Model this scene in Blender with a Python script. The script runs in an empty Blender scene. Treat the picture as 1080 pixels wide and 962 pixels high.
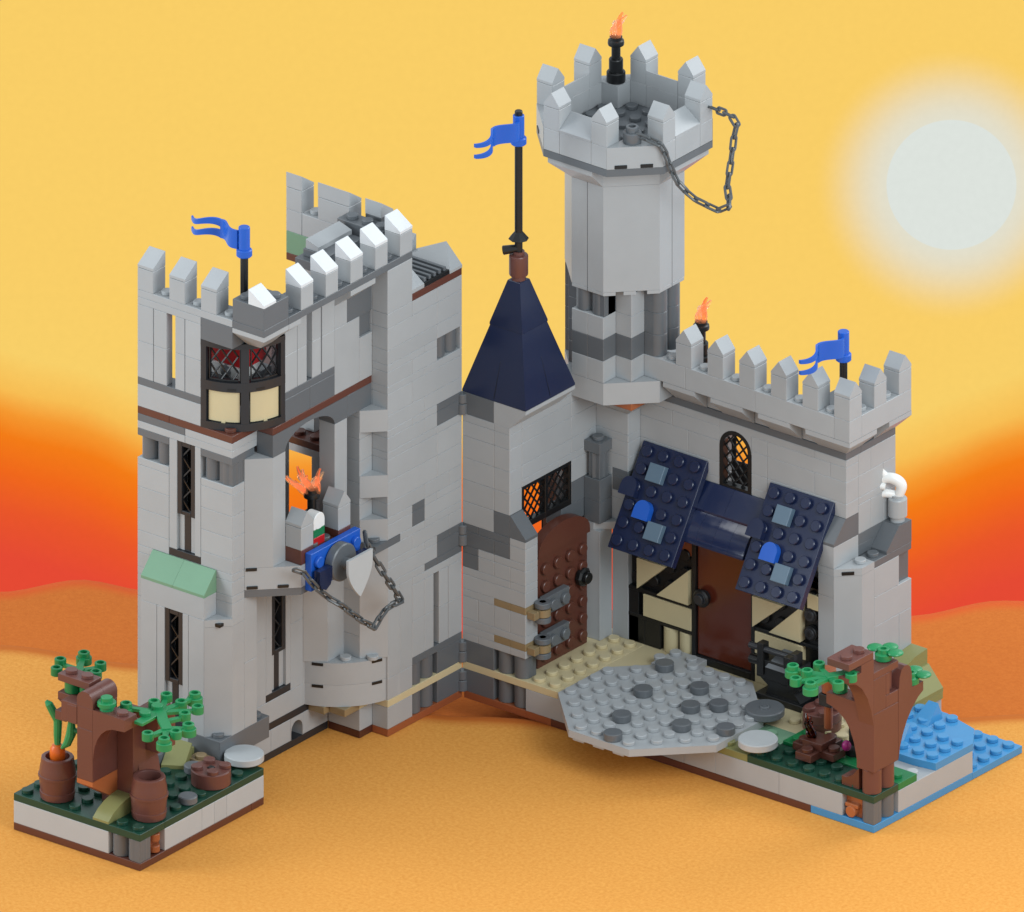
import bpy, bmesh, math, random
from mathutils import Vector, Matrix
R = math.radians
random.seed(7)
scene = bpy.context.scene
col = scene.collection
# ---------------------------------------------------------------- camera
AZ, EL = R(38.04), R(25.1)
toCam = Vector((math.sin(AZ)*math.cos(EL), -math.cos(AZ)*math.cos(EL), math.sin(EL)))
cam = bpy.data.cameras.new('camera'); camo = bpy.data.objects.new('camera', cam); col.objects.link(camo)
cam.type = 'ORTHO'; cam.ortho_scale = 1080/21.2; cam.clip_end = 900; cam.clip_start = 1
camo.location = Vector((0.33, 3.60, 12.0)) + toCam*160
camo.rotation_euler = toCam.to_track_quat('Z', 'Y').to_euler()
scene.camera = camo
# ---------------------------------------------------------------- light
world = bpy.data.worlds.new('World'); scene.world = world; world.use_nodes = True
bg = world.node_tree.nodes['Background']; bg.inputs[0].default_value = (.86, .94, 1.0, 1); bg.inputs[1].default_value = 0.76
def area(name, pos, target, size, energy, color=(1, 1, 1)):
    l = bpy.data.lights.new(name, 'AREA'); l.shape = 'RECTANGLE'; l.size = size[0]; l.size_y = size[1]
    l.energy = energy; l.color = color
    o = bpy.data.objects.new(name, l); col.objects.link(o); o.location = pos
    o.rotation_euler = (Vector(pos)-Vector(target)).to_track_quat('Z', 'Y').to_euler()
    return o
area('softbox_key', (88, -26, 66), (6, 0, 10), (46, 46), 54000, (.88, .96, 1))
area('softbox_fill', (-78, -88, 40), (-4, -6, 12), (50, 44), 68000, (.88, .96, 1))
area('softbox_back', (34, 74, 78), (4, 0, 14), (52, 52), 40000, (.97, .99, 1))
area('softbox_left', (-56, -30, 92), (-4, -6, 12), (40, 40), 12000)
vs = scene.view_settings
vs.view_transform = 'Standard'; vs.look = 'None'; vs.exposure = 0.0; vs.gamma = 1
scene.cycles.max_bounces = 8

# ---------------------------------------------------------------- materials
def s2l(c): return tuple(((x/255)/12.92 if x/255 <= .04045 else ((x/255+.055)/1.055)**2.4) for x in c)
MATS = {}
def plastic(name, rgb, rough=.34, trans=0, spec=.5, alpha=None, var=.05):
    m = bpy.data.materials.new(name); m.use_nodes = True; nt = m.node_tree; b = nt.nodes['Principled BSDF']
    lin = s2l(rgb)
    geo = nt.nodes.new('ShaderNodeNewGeometry')
    no = nt.nodes.new('ShaderNodeTexNoise'); no.inputs['Scale'].default_value = .9; no.inputs['Detail'].default_value = 3
    nt.links.new(geo.outputs['Position'], no.inputs['Vector'])
    mx = nt.nodes.new('ShaderNodeMix'); mx.data_type = 'RGBA'
    mx.inputs[6].default_value = (*[x*(1-var) for x in lin], 1); mx.inputs[7].default_value = (*[min(1, x*(1+var)) for x in lin], 1)
    # each brick takes its own very slight tint
    ad = nt.nodes.new('ShaderNodeMath'); ad.operation = 'ADD'
    mu = nt.nodes.new('ShaderNodeMath'); mu.operation = 'MULTIPLY'; mu.inputs[1].default_value = .5
    nt.links.new(geo.outputs['Random Per Island'], mu.inputs[0]); nt.links.new(no.outputs[0], ad.inputs[0]); nt.links.new(mu.outputs[0], ad.inputs[1])
    sb = nt.nodes.new('ShaderNodeMath'); sb.operation = 'SUBTRACT'; sb.inputs[1].default_value = .25; sb.use_clamp = True
    nt.links.new(ad.outputs[0], sb.inputs[0]); nt.links.new(sb.outputs[0], mx.inputs[0])
    nt.links.new(mx.outputs[2], b.inputs['Base Color'])
    b.inputs['Roughness'].default_value = rough
    b.inputs['Specular IOR Level'].default_value = spec
    # faint moulding waviness
    n2 = nt.nodes.new('ShaderNodeTexNoise'); n2.inputs['Scale'].default_value = 1.6; n2.inputs['Detail'].default_value = 1
    nt.links.new(geo.outputs['Position'], n2.inputs['Vector'])
    bp = nt.nodes.new('ShaderNodeBump'); bp.inputs['Strength'].default_value = .12; bp.inputs['Distance'].default_value = .05
    nt.links.new(n2.outputs[0], bp.inputs['Height']); nt.links.new(bp.outputs[0], b.inputs['Normal'])
    if trans: b.inputs['Transmission Weight'].default_value = trans; b.inputs['IOR'].default_value = 1.3
    if name in ('flame', 'paleflame'):
        b.inputs['Emission Color'].default_value = (*lin, 1); b.inputs['Emission Strength'].default_value = .26 if name == 'flame' else .16; b.inputs['Alpha'].default_value = .72  # faint glow added to brighten the clear plastic flames
        b.inputs['Transmission Weight'].default_value = trans; b.inputs['IOR'].default_value = 1.12
    MATS[name] = m
plastic('lg', (165, 168, 170)); plastic('dg', (97, 101, 105)); plastic('brown', (104, 64, 57)); plastic('dbrown', (80, 44, 35))
plastic('tan', (200, 186, 148)); plastic('dtan', (140, 120, 88)); plastic('dgreen', (22, 64, 50)); plastic('green', (18, 114, 64)); plastic('lgreen', (32, 134, 80))
plastic('blue', (28, 90, 190)); plastic('navy', (25, 35, 66), rough=.26); plastic('water', (66, 140, 192), rough=.18); plastic('sblue', (94, 116, 134))
plastic('olive', (132, 132, 84)); plastic('black', (22, 23, 24)); plastic('iron', (40, 42, 46)); plastic('white', (232, 232, 230)); plastic('glossnavy', (26, 37, 70), rough=.12, spec=.8); plastic('sgreen', (112, 150, 122))
plastic('nougat', (170, 98, 58)); plastic('rust', (150, 84, 52)); plastic('red', (190, 30, 34)); plastic('orange', (214, 98, 24)); plastic('magenta', (150, 30, 110))
plastic('doorred', (94, 42, 28), rough=.18, spec=.7); plastic('vbrown', (94, 54, 43)); plastic('chainmetal', (84, 87, 89), rough=.28)
plastic('flame', (236, 150, 105), rough=.04, trans=1.0, var=.2); plastic('paleflame', (250, 205, 170), rough=.04, trans=1.0)
plastic('ember', (150, 60, 30), rough=.05, trans=1.0, var=.3); plastic('lg_lit', (214, 216, 218)); plastic('lattice', (30, 31, 33)); plastic('silver', (176, 180, 182), rough=.3)
KEYS = list(MATS)

# ---------------------------------------------------------------- mesh builder
class MB:
    def __init__(s): s.v = []; s.f = []; s.m = []; s.cur = 'lg'
    def poly(s, vs, fs, c=None):
        b = len(s.v); s.v += [tuple(v) for v in vs]; k = c or s.cur
        for f in fs: s.f.append([i+b for i in f]); s.m.append(k)
        return s
    def box(s, u0, u1, v0, v1, z0, z1, c=None, g=.004, b=.02):
        lo = (u0+g, v0+g, z0+g*.6); hi = (u1-g, v1-g, z1-g*.6)
        b = min(b, *(abs(hi[i]-lo[i])*.3 for i in range(3)))
        vs, ix = [], {}
        for sx in (0, 1):
            for sy in (0, 1):
                for sz in (0, 1):
                    sg = (sx, sy, sz)
                    for a in range(3):
                        p = []
                        for i in range(3):
                            e = hi[i] if sg[i] else lo[i]
                            p.append(e if i == a else e+(-b if sg[i] else b))
                        ix[(sx, sy, sz, a)] = len(vs); vs.append(p)
        fs = []
        def I(sg, a): return ix[(*sg, a)]
        for a in range(3):
            o = [i for i in range(3) if i != a]
            for side in (0, 1):
                q = []
                for (p0, p1) in ((0, 0), (1, 0), (1, 1), (0, 1)):
                    sg = [0, 0, 0]; sg[a] = side; sg[o[0]] = p0; sg[o[1]] = p1; q.append(I(sg, a))
                flip = (side == 0) != (a == 1)
                fs.append(q[::-1] if flip else q)
        for a in range(3):
            o = [i for i in range(3) if i != a]
            for p0 in (0, 1):
                for p1 in (0, 1):
                    A = [0]*3; A[o[0]] = p0; A[o[1]] = p1; B = A[:]; B[a] = 1
                    fs.append([I(A, o[0]), I(A, o[1]), I(B, o[1]), I(B, o[0])])
        for sx in (0, 1):
            for sy in (0, 1):
                for sz in (0, 1): fs.append([ix[(sx, sy, sz, a)] for a in range(3)])
        return s.poly(vs, fs, c)
    def prism(s, pts, axis, a0, a1, c=None, g=.005):
        # pts in the two other axes, extruded along axis
        o = [i for i in range(3) if i != axis]; vs = []
        for a in (a0+g, a1-g):
            for p in pts:
                q = [0, 0, 0]; q[axis] = a; q[o[0]] = p[0]; q[o[1]] = p[1]; vs.append(q)
        n = len(pts)
        fs = [list(range(n))[::-1], list(range(n, 2*n))] + [[i, (i+1) % n, (i+1) % n+n, i+n] for i in range(n)]
        return s.poly(vs, fs, c)
    def cyl(s, c0, c1, r0, r1=None, n=24, c=None, chamf=.03, cap=True, phase=0):
        r1 = r0 if r1 is None else r1
        a = Vector(c0); d = Vector(c1)-a; L = d.length; d.normalize()
        e = d.orthogonal().normalized(); f = d.cross(e)
        ch = min(chamf, L*.3, r0*.3, r1*.3)
        prof = [(0, r0-ch), (ch, r0), (L-ch, r1), (L, r1-ch)] if ch > 0 else [(0, r0), (L, r1)]
        vs = []
        for (t, r) in prof:
            for i in range(n):
                w = 2*math.pi*i/n+phase; vs.append(a+d*t+e*(r*math.cos(w))+f*(r*math.sin(w)))
        fs = []
        for k in range(len(prof)-1):
            for i in range(n): j = (i+1) % n; fs.append([k*n+i, k*n+j, (k+1)*n+j, (k+1)*n+i])
        if cap: fs += [list(range(n))[::-1], [(len(prof)-1)*n+i for i in range(n)]]
        return s.poly(vs, fs, c)
    def lathe(s, cx, cy, prof, n=28, c=None, ax='z'):
        # prof (r, h); closed at r=0 ends if given
        vs, fs = [], []
        for (r, h) in prof:
            for i in range(n):
                w = 2*math.pi*i/n
                vs.append((cx+r*math.cos(w), cy+r*math.sin(w), h))
        for k in range(len(prof)-1):
            for i in range(n): j = (i+1) % n; fs.append([k*n+i, k*n+j, (k+1)*n+j, (k+1)*n+i])
        return s.poly(vs, fs, c)
    def stud(s, u, v, z, c=None, r=.3, h=.2): return s.cyl((u, v, z-.01), (u, v, z+h), r, n=20, c=c, chamf=.03)
    def hstud(s, u, v, z, c=None, r=.3, h=.42):   # hollow stud
        n = 20; vs = []; fs = []
        prof = [(r, 0), (r, h-.03), (r-.03, h), (r*.62, h), (r*.62, h*.45), (0.001, h*.45)]
        return s.lathe(u, v, [(a, z+b) for a, b in prof], n=n, c=c)
    def studs(s, us, vs, z, c=None, skip=()):
        for u in us:
            for v in vs:
                if (u, v) not in skip: s.stud(u, v, z, c)
        return s
    def tube(s, pts, r, n=8, c=None, closed=False, taper=None):
        P = [Vector(p) for p in pts]; m = len(P); vs = []; fs = []
        up = None
        for i, p in enumerate(P):
            t = (P[(i+1) % m]-P[i-1]) if closed else (P[min(i+1, m-1)]-P[max(i-1, 0)])
            t.normalize()
            up = t.orthogonal().normalized() if up is None else (up-t*up.dot(t)).normalized()
            w = t.cross(up); rr = r if taper is None else taper[i]
            for k in range(n): a = 2*math.pi*k/n; vs.append(p+up*(rr*math.cos(a))+w*(rr*math.sin(a)))
        for i in range(m if closed else m-1):
            for k in range(n):
                j = (i+1) % m; l = (k+1) % n; fs.append([i*n+k, i*n+l, j*n+l, j*n+k])
        if not closed: fs += [list(range(n))[::-1], [(m-1)*n+k for k in range(n)]]
        return s.poly(vs, fs, c)
    def ball(s, c0, r, n=16, c=None, sz=1):
        cx, cy, cz = c0; prof = []
        for i in range(n//2+1): a = -math.pi/2+math.pi*i/(n//2); prof.append((max(.001, r*math.cos(a)), cz+r*sz*math.sin(a)))
        return s.lathe(cx, cy, prof, n=n, c=c)
    def arc(s, cx, cy, r0, r1, a0, a1, z0, z1, n=16, c=None):   # curved wall, angles in degrees
        vs = []; fs = []
        for i in range(n+1):
            a = R(a0+(a1-a0)*i/n)
            for r in (r0, r1):
                for z in (z0, z1): vs.append((cx+r*math.cos(a), cy+r*math.sin(a), z))
        for i in range(n):
            b = i*4; d = b+4
            fs += [[b, d, d+1, b+1], [b+2, b+3, d+3, d+2], [b, b+2, d+2, d], [b+1, d+1, d+3, b+3]]
        fs += [[0, 1, 3, 2], [n*4, n*4+2, n*4+3, n*4+1]]
        return s.poly(vs, fs, c)
    def add(s, other, M):
        b = len(s.v); s.v += [tuple(M@Vector(v)) for v in other.v]
        for f, m in zip(other.f, other.m): s.f.append([i+b for i in f]); s.m.append(m)
        return s
    def build(s, name, parent=None, loc=None):
        base = Vector(loc) if loc is not None else (parent['_base'] and Vector(parent['_base']) if parent else Vector((0, 0, 0)))
        me = bpy.data.meshes.new(name)
        me.from_pydata([tuple(Vector(v)-base) for v in s.v], [], s.f)
        used = sorted(set(s.m)); idx = {k: i for i, k in enumerate(used)}
        for k in used: me.materials.append(MATS[k])
        me.polygons.foreach_set('material_index', [idx[k] for k in s.m])
        bm = bmesh.new(); bm.from_mesh(me); bmesh.ops.recalc_face_normals(bm, faces=bm.faces); bm.to_mesh(me); bm.free()
        me.polygons.foreach_set('use_smooth', [True]*len(me.polygons)); me.set_sharp_from_angle(angle=R(28))
        o = bpy.data.objects.new(name, me); col.objects.link(o)
        if parent: o.parent = parent; o['_base'] = list(base)
        else: o.location = base; o['_base'] = list(base)
        return o
def thing(name, label, cat, loc, group=None):
    o = bpy.data.objects.new(name, None); col.objects.link(o); o.location = loc; o['_base'] = list(loc)
    o['label'] = label; o['category'] = cat; o.empty_display_size = .3
    if group: o['group'] = group
    return o
def tag(o, label, cat, group=None):
    o['label'] = label; o['category'] = cat
    if group: o['group'] = group
    return o
def wall(mb, run, a0, a1, t0, t1, z0, z1, holes=(), patches=(), seed=1, c='lg', h=1.2, mn=2, mx=4, zs=()):
    """courses of bricks along run ('u' or 'v'); holes (a0,a1,z0,z1); patches (a0,a1,z0,z1,colour); zs extra plate lines"""
    rnd = random.Random(seed); lines = {z0, z1}
    z = z0
    while z < z1-1e-6: lines.add(round(z, 3)); z += h
    for H in list(holes)+list(patches):
        for q in H[2:4]:
            if z0 < q < z1: lines.add(round(q, 3))
    for q in zs: lines.add(q)
    L = sorted(lines); L = [L[0]]+[b for a, b in zip(L, L[1:]) if b-a > .02]
    for za, zb in zip(L, L[1:]):
        zm = (za+zb)/2; cuts = {a0, a1}; x = a0
        while x < a1: x += rnd.choice(range(mn, mx+1)); cuts.add(min(x, a1))
        for H in list(holes)+list(patches):
            if H[2] < zm < H[3]: cuts |= {max(a0, min(a1, H[0])), max(a0, min(a1, H[1]))}
        C = sorted(cuts)
        for xa, xb in zip(C, C[1:]):
            if xb-xa < .02: continue
            xm = (xa+xb)/2
            if any(H[0] < xm < H[1] and H[2] < zm < H[3] for H in holes): continue
            cc = c
            for P in patches:
                if P[0] < xm < P[1] and P[2] < zm < P[3]: cc = P[4]
            if run == 'u': mb.box(xa, xb, t0, t1, za, zb, cc)
            else: mb.box(t0, t1, xa, xb, za, zb, cc)
def octo(u0, v0, w, d, ch): return [(u0+ch, v0), (u0+w-ch, v0), (u0+w, v0+ch), (u0+w, v0+d-ch), (u0+w-ch, v0+d), (u0+ch, v0+d), (u0, v0+d-ch), (u0, v0+ch)]
def merlon(parent, u, v, z, cap, body='lg', capc='lg', w=1, l=1, hb=1.2):
    """a crenel block one stud square and its sloped cap; cap: +u,-v,+v single slopes, ru/rv ridge along u/v"""
    m = MB(); m.box(u, u+w, v, v+l, z, z+hb, body); o = m.build('merlon', parent)
    k = MB(); z0 = z+hb+.028; z1 = z0+.78; lip = .14; e = .012
    if cap == '+u': k.prism([(u+e, z0), (u+w-e, z0), (u+w-e, z0+lip), (u+.04, z1), (u+e, z1)], 1, v, v+l, capc)
    elif cap == '-v': k.prism([(v+e, z0), (v+e, z0+lip), (v+l-.04, z1), (v+l-e, z1), (v+l-e, z0)], 0, u, u+w, capc)
    elif cap == '+v': k.prism([(v+e, z0), (v+l-e, z0), (v+l-e, z0+lip), (v+.04, z1), (v+e, z1)], 0, u, u+w, capc)
    elif cap == 'rv': k.prism([(u+e, z0), (u+w-e, z0), (u+w-e, z0+lip), (u+w/2, z1), (u+e, z0+lip)], 1, v, v+l, capc)
    elif cap == 'ru': k.prism([(v+e, z0), (v+l-e, z0), (v+l-e, z0+lip), (v+l/2, z1), (v+e, z0+lip)], 0, u, u+w, capc)
    k.build('cap', o)
    return o
def lattice(mb, org, ea, eb, w, h, n=3, r=.045, c='lattice', arch=False, step=.5):
    """diagonal glazing bars over a w x h field"""
    org = Vector(org); ea = Vector(ea); eb = Vector(eb)
    def inside(x, y):
        if not (0 <= x <= w and 0 <= y <= h): return False
        if arch and y > h-w/2: return (x-w/2)**2+(y-(h-w/2))**2 <= (w/2)**2
        return True
    for sgn in (1, -1):
        k = -h
        while k < w+h:
            pts = []
            for i in range(0, 121):
                y = h*i/120; x = (k+y*.85) if sgn > 0 else (k+(h-y)*.85)
                if inside(x, y): pts.append((x, y))
            if len(pts) > 2:
                a, b = pts[0], pts[-1]
                mb.tube([org+ea*a[0]+eb*a[1], org+ea*b[0]+eb*b[1]], r, n=4, c=c)
            k += step
def slit_window(parent, run, a0, plane, z0, label=None):
    """two-stud panel: lattice strip above, T-shaped dark stem below; run = axis along the wall, outward = -v for 'u', +u for 'v'"""
    z1 = z0+6.4
    def bx(mb, x0, x1, d0, d1, za, zb, c):   # d = depth behind the face
        if run == 'u': mb.box(a0+x0, a0+x1, plane+d0, plane+d1, za, zb, c)
        else: mb.box(plane-d1, plane-d0, a0+x0, a0+x1, za, zb, c)
    m = MB()
    for x0, x1 in ((0, .5), (1.62, 2)): bx(m, x0, x1, .0, .9, z0+.4, z1, 'lg')
    bx(m, .5, .86, .16, .9, z0+.4, z0+2.4, 'lg'); bx(m, 1.26, 1.62, .16, .9, z0+.4, z0+2.4, 'lg')
    o = m.build('window', parent)
    f = MB(); bx(f, 0, 2, 0, .9, z0, z0+.4, 'iron'); bx(f, .86, 1.26, .16, .8, z0+.4, z0+2.4, 'iron')
    bx(f, .5, .78, .03, .5, z0+2.4, z1, 'iron'); bx(f, 1.34, 1.62, .03, .5, z0+2.4, z1, 'iron')
    bx(f, .78, 1.34, .03, .5, z0+2.4, z0+2.62, 'iron'); bx(f, .78, 1.34, .03, .5, z1-.25, z1, 'iron')
    f.build('frame', o)
    l = MB()
    if run == 'u': lattice(l, (a0+.78, plane+.15, z0+2.62), (1, 0, 0), (0, 0, 1), .56, 3.53, step=1.0, r=.05)
    else: lattice(l, (plane-.15, a0+.78, z0+2.62), (0, 1, 0), (0, 0, 1), .56, 3.53, step=1.0, r=.05)
    l.build('lattice', o)
    d = MB(); bx(d, .2, 1.8, .9, .98, z0+.2, z1, 'black'); d.build('dark_backing', o)  # black board standing in for the dark interior behind the window
    return o

# ================================================================ SETTING: sand and sky
hdir = Vector((toCam.x, toCam.y, 0)).normalized()      # horizontal, towards the viewer
rgt = Vector((math.cos(AZ), math.sin(AZ), 0))
def gpt(p, w, z): return rgt*p - hdir*w + Vector((0, 0, z))
def interp(x, T):
    for (x0, y0), (x1, y1) in zip(T, T[1:]):
        if x <= x1: t = (x-x0)/(x1-x0); t = max(0, t); t = t*t*(3-2*t); return y0+(y1-y0)*t
    return T[-1][1]
def mknodes(name):
    m = bpy.data.materials.new(name); m.use_nodes = True; nt = m.node_tree
    return m, nt, (lambda t, **k: nt.nodes.new(t))
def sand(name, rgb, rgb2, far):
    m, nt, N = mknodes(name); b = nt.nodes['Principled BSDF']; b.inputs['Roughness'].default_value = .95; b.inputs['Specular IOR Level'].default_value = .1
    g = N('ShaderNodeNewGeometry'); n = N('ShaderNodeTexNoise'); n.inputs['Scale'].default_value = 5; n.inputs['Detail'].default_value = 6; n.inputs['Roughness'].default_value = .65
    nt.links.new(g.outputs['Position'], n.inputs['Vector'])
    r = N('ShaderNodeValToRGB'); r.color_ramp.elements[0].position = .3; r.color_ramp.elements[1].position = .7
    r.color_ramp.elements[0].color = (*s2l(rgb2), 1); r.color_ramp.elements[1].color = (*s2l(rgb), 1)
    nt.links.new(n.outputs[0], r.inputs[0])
    at = N('ShaderNodeAttribute'); at.attribute_name = 'crest'; mx = N('ShaderNodeMix'); mx.data_type = 'RGBA'  # base colour blended at the crest to paint a soft hazy edge
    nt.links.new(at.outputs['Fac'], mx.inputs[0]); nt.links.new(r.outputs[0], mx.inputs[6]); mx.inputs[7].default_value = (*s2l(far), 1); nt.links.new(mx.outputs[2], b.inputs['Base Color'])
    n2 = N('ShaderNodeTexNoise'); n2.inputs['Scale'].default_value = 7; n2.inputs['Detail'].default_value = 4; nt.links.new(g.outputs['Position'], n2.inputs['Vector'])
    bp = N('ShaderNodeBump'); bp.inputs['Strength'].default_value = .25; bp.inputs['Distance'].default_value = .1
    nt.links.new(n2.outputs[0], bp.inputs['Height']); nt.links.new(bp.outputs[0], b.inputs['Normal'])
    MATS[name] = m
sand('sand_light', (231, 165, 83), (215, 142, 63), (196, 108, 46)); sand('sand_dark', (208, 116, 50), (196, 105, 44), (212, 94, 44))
PX = 21.2; SY = .4242*21.2
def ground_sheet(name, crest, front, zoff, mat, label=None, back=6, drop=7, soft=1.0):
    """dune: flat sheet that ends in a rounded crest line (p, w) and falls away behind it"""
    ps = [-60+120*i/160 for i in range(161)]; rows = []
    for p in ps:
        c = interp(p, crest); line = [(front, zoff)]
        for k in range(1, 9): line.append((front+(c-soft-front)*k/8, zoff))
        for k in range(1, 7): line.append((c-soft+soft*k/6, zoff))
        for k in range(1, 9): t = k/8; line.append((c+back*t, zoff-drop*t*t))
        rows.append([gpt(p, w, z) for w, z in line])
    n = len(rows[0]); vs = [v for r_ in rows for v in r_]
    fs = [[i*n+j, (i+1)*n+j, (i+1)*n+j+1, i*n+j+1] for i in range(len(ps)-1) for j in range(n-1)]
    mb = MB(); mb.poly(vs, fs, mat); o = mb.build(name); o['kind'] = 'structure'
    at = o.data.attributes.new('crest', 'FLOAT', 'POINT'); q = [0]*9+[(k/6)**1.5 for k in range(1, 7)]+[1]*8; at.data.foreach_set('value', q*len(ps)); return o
def pw(x, y): return ((x-487.3)/PX, (735.1-y)/SY)
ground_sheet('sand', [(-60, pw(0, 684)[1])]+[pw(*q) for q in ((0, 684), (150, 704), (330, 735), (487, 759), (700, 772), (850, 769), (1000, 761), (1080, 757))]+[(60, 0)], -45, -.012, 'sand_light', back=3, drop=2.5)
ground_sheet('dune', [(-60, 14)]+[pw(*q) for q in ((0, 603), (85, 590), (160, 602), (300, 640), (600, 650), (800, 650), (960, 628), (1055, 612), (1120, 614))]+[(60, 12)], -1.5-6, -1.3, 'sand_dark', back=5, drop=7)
# sky sheet, facing the viewer, glowing
m, nt, N = mknodes('sky_glow'); out = nt.nodes['Material Output']; nt.nodes.remove(nt.nodes['Principled BSDF'])
em = N('ShaderNodeEmission'); nt.links.new(em.outputs[0], out.inputs[0])
tc = N('ShaderNodeTexCoord'); sp = N('ShaderNodeSeparateXYZ'); nt.links.new(tc.outputs['Object'], sp.inputs[0])
def M(op, a, b=None, clamp=False):
    n = N('ShaderNodeMath'); n.operation = op; n.use_clamp = clamp
    for i, q in enumerate((a, b)):
        if q is None: continue
        if isinstance(q, (int, float)): n.inputs[i].default_value = q
        else: nt.links.new(q, n.inputs[i])
    return n.outputs[0]
# object coords: X to the right, Y up, in studs, origin at the picture middle height
X, Y = sp.outputs[0], sp.outputs[1]
xc = N('ShaderNodeFloatCurve'); nt.links.new(M('MULTIPLY_ADD', X, 1/60), xc.inputs[1])
n_ = xc  # curve of the colour-band height against X
nd = xc.inputs[1].links[0].from_node; nd.inputs[2].default_value = .5
cur = xc.mapping.curves[0]
def fx(px): return ((px-540)/PX)/60+.5
pts = [(fx(-60), 395), (fx(0), 425), (fx(80), 447), (fx(160), 478), (fx(320), 484), (fx(560), 482), (fx(790), 478), (fx(935), 502), (fx(1000), 482), (fx(1080), 452), (fx(1140), 440)]
cur.points[0].location = (0, .395); cur.points[1].location = (1, .44)
for a, b in pts: cur.points.new(a, b/1000)
xc.mapping.update()
ypx = M('MULTIPLY_ADD', Y, -PX); ypx.node.inputs[2].default_value = 481
no = N('ShaderNodeTexNoise'); no.inputs['Scale'].default_value = .12; nt.links.new(tc.outputs['Object'], no.inputs['Vector'])
t = M('SUBTRACT', ypx, M('MULTIPLY', xc.outputs[0], 1000))
t = M('ADD', t, M('MULTIPLY', M('SUBTRACT', no.outputs[0], .5), 26))
t = M('MULTIPLY_ADD', t, 1/400); t.node.inputs[2].default_value = .4
rp = N('ShaderNodeValToRGB'); nt.links.new(t, rp.inputs[0]); cr = rp.color_ramp
stops = [(-160, (249, 206, 103)), (-60, (248, 207, 104)), (-18, (247, 190, 84)), (8, (245, 152, 48)), (32, (243, 124, 24)), (70, (240, 104, 28)), (110, (233, 86, 42)), (160, (229, 74, 52))]
cr.elements[0].position = 0; cr.elements[0].color = (*s2l(stops[0][1]), 1); cr.elements[1].position = .8; cr.elements[1].color = (*s2l(stops[-1][1]), 1)
for d, c in stops[1:-1]: e = cr.elements.new(.4+d/400); e.color = (*s2l(c), 1)
# the pale sun and its glow
sx, sy = (1003.5-540)/PX, (481-195)/PX
dx = M('SUBTRACT', X, sx); dy = M('SUBTRACT', Y, sy)
d = M('SQRT', M('ADD', M('MULTIPLY', dx, dx), M('MULTIPLY', dy, dy)))
gl = N('ShaderNodeMapRange'); gl.interpolation_type = 'SMOOTHSTEP'; nt.links.new(d, gl.inputs[0])
gl.inputs[1].default_value = 3.0; gl.inputs[2].default_value = 6.9; gl.inputs[3].default_value = .93; gl.inputs[4].default_value = 0
mx1 = N('ShaderNodeMix'); mx1.data_type = 'RGBA'; nt.links.new(gl.outputs[0], mx1.inputs[0]); nt.links.new(rp.outputs[0], mx1.inputs[6]); mx1.inputs[7].default_value = (*s2l((224, 224, 210)), 1)
disc = N('ShaderNodeMapRange'); nt.links.new(d, disc.inputs[0]); disc.inputs[1].default_value = 3.2; disc.inputs[2].default_value = 3.26; disc.inputs[3].default_value = 1; disc.inputs[4].default_value = 0
mx2 = N('ShaderNodeMix'); mx2.data_type = 'RGBA'; nt.links.new(disc.outputs[0], mx2.inputs[0]); nt.links.new(mx1.outputs[2], mx2.inputs[6]); mx2.inputs[7].default_value = (*s2l((221, 227, 221)), 1)
gn = N('ShaderNodeTexNoise'); gn.inputs['Scale'].default_value = 2.6; gn.inputs['Detail'].default_value = 5; nt.links.new(tc.outputs['Object'], gn.inputs['Vector'])
em.inputs[1].default_value = 1; nt.links.new(mx2.outputs[2], em.inputs[0])
st = M('MULTIPLY_ADD', gn.outputs[0], .06); st.node.inputs[2].default_value = .97; nt.links.new(st, em.inputs[1])
MATS['sky_glow'] = m
mb = MB(); mb.box(-62, 62, -50, 44, -.6, 0, 'sky_glow', g=0, b=0.001); sk = mb.build('sky'); sk['kind'] = 'structure'
sk.location = Vector((0.33, 3.60, 12.0)) - toCam*210; sk.rotation_euler = camo.rotation_euler

exec_parts = True
# ================================================================ GATEHOUSE (front part of the left wing)
G = thing('castle_gatehouse', 'tall grey brick gatehouse with black bay window above cream panels and arched balcony opening', 'castle building', (-5, -12, 0))
w = MB()
wall(w, 'u', -8, -2, -16, -15, 3.2, 18.0, holes=[(-8, -6, 16.8, 18), (-4, -2, 16.8, 18), (-6, -4, 12, 18)], seed=3, zs=(10.8,))
w.box(-8, -7, -16, -15, 2, 3.2)
for a, b in ((-8, -6), (-4, -2)):
    w.box(a, b, -16, -14.2, 18.0, 18.4, 'dg')
    for q in (a+.5, b-.5): w.cyl((q, -15.47, 16.8), (q, -15.47, 18.0), .47, c='dg', n=20)
w.box(-2.9, -2.05, -15.9, -15.05, 16.8, 18, 'dg')
w.box(-8, -5, -16, -14, 18.4, 18.8); w.box(-5, -2, -16, -14, 18.4, 18.8)
w.box(-8, -5, -16, -14, 18.8, 19.2, 'dg'); w.box(-5, -2, -16, -14, 18.8, 19.2)
# lower projecting bay
wall(w, 'u', -7, -3, -17, -16, 2, 9.6, holes=[(-6, -4, 3.2, 9.6), (-4, -3, 2, 3.2)], seed=8, h=7.6)
wall(w, 'u', -7, -3, -17, -16, 9.6, 10.8, seed=9, mn=4)
w.prism([(-3, -17), (-2, -16), (-2, -15.1), (-3, -15.1)], 2, 3.2, 9.2, 'lg'); w.prism([(-3, -17), (-2, -16), (-2, -15.1), (-3, -15.1)], 2, 9.2, 9.6, 'lg')
w.box(-2.86, -2.3, -16.62, -16.2, 9.22, 9.42, 'black')
wall(w, 'v', -15, -14, -3, -2, 3.2, 10.4, seed=10, h=3.6)
# corner column
for za, zb in ((12, 18),): w.prism([(-3, -15), (-2, -15), (-1, -14), (-1, -13), (-3, -13)], 2, za, zb, 'lg')
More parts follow.
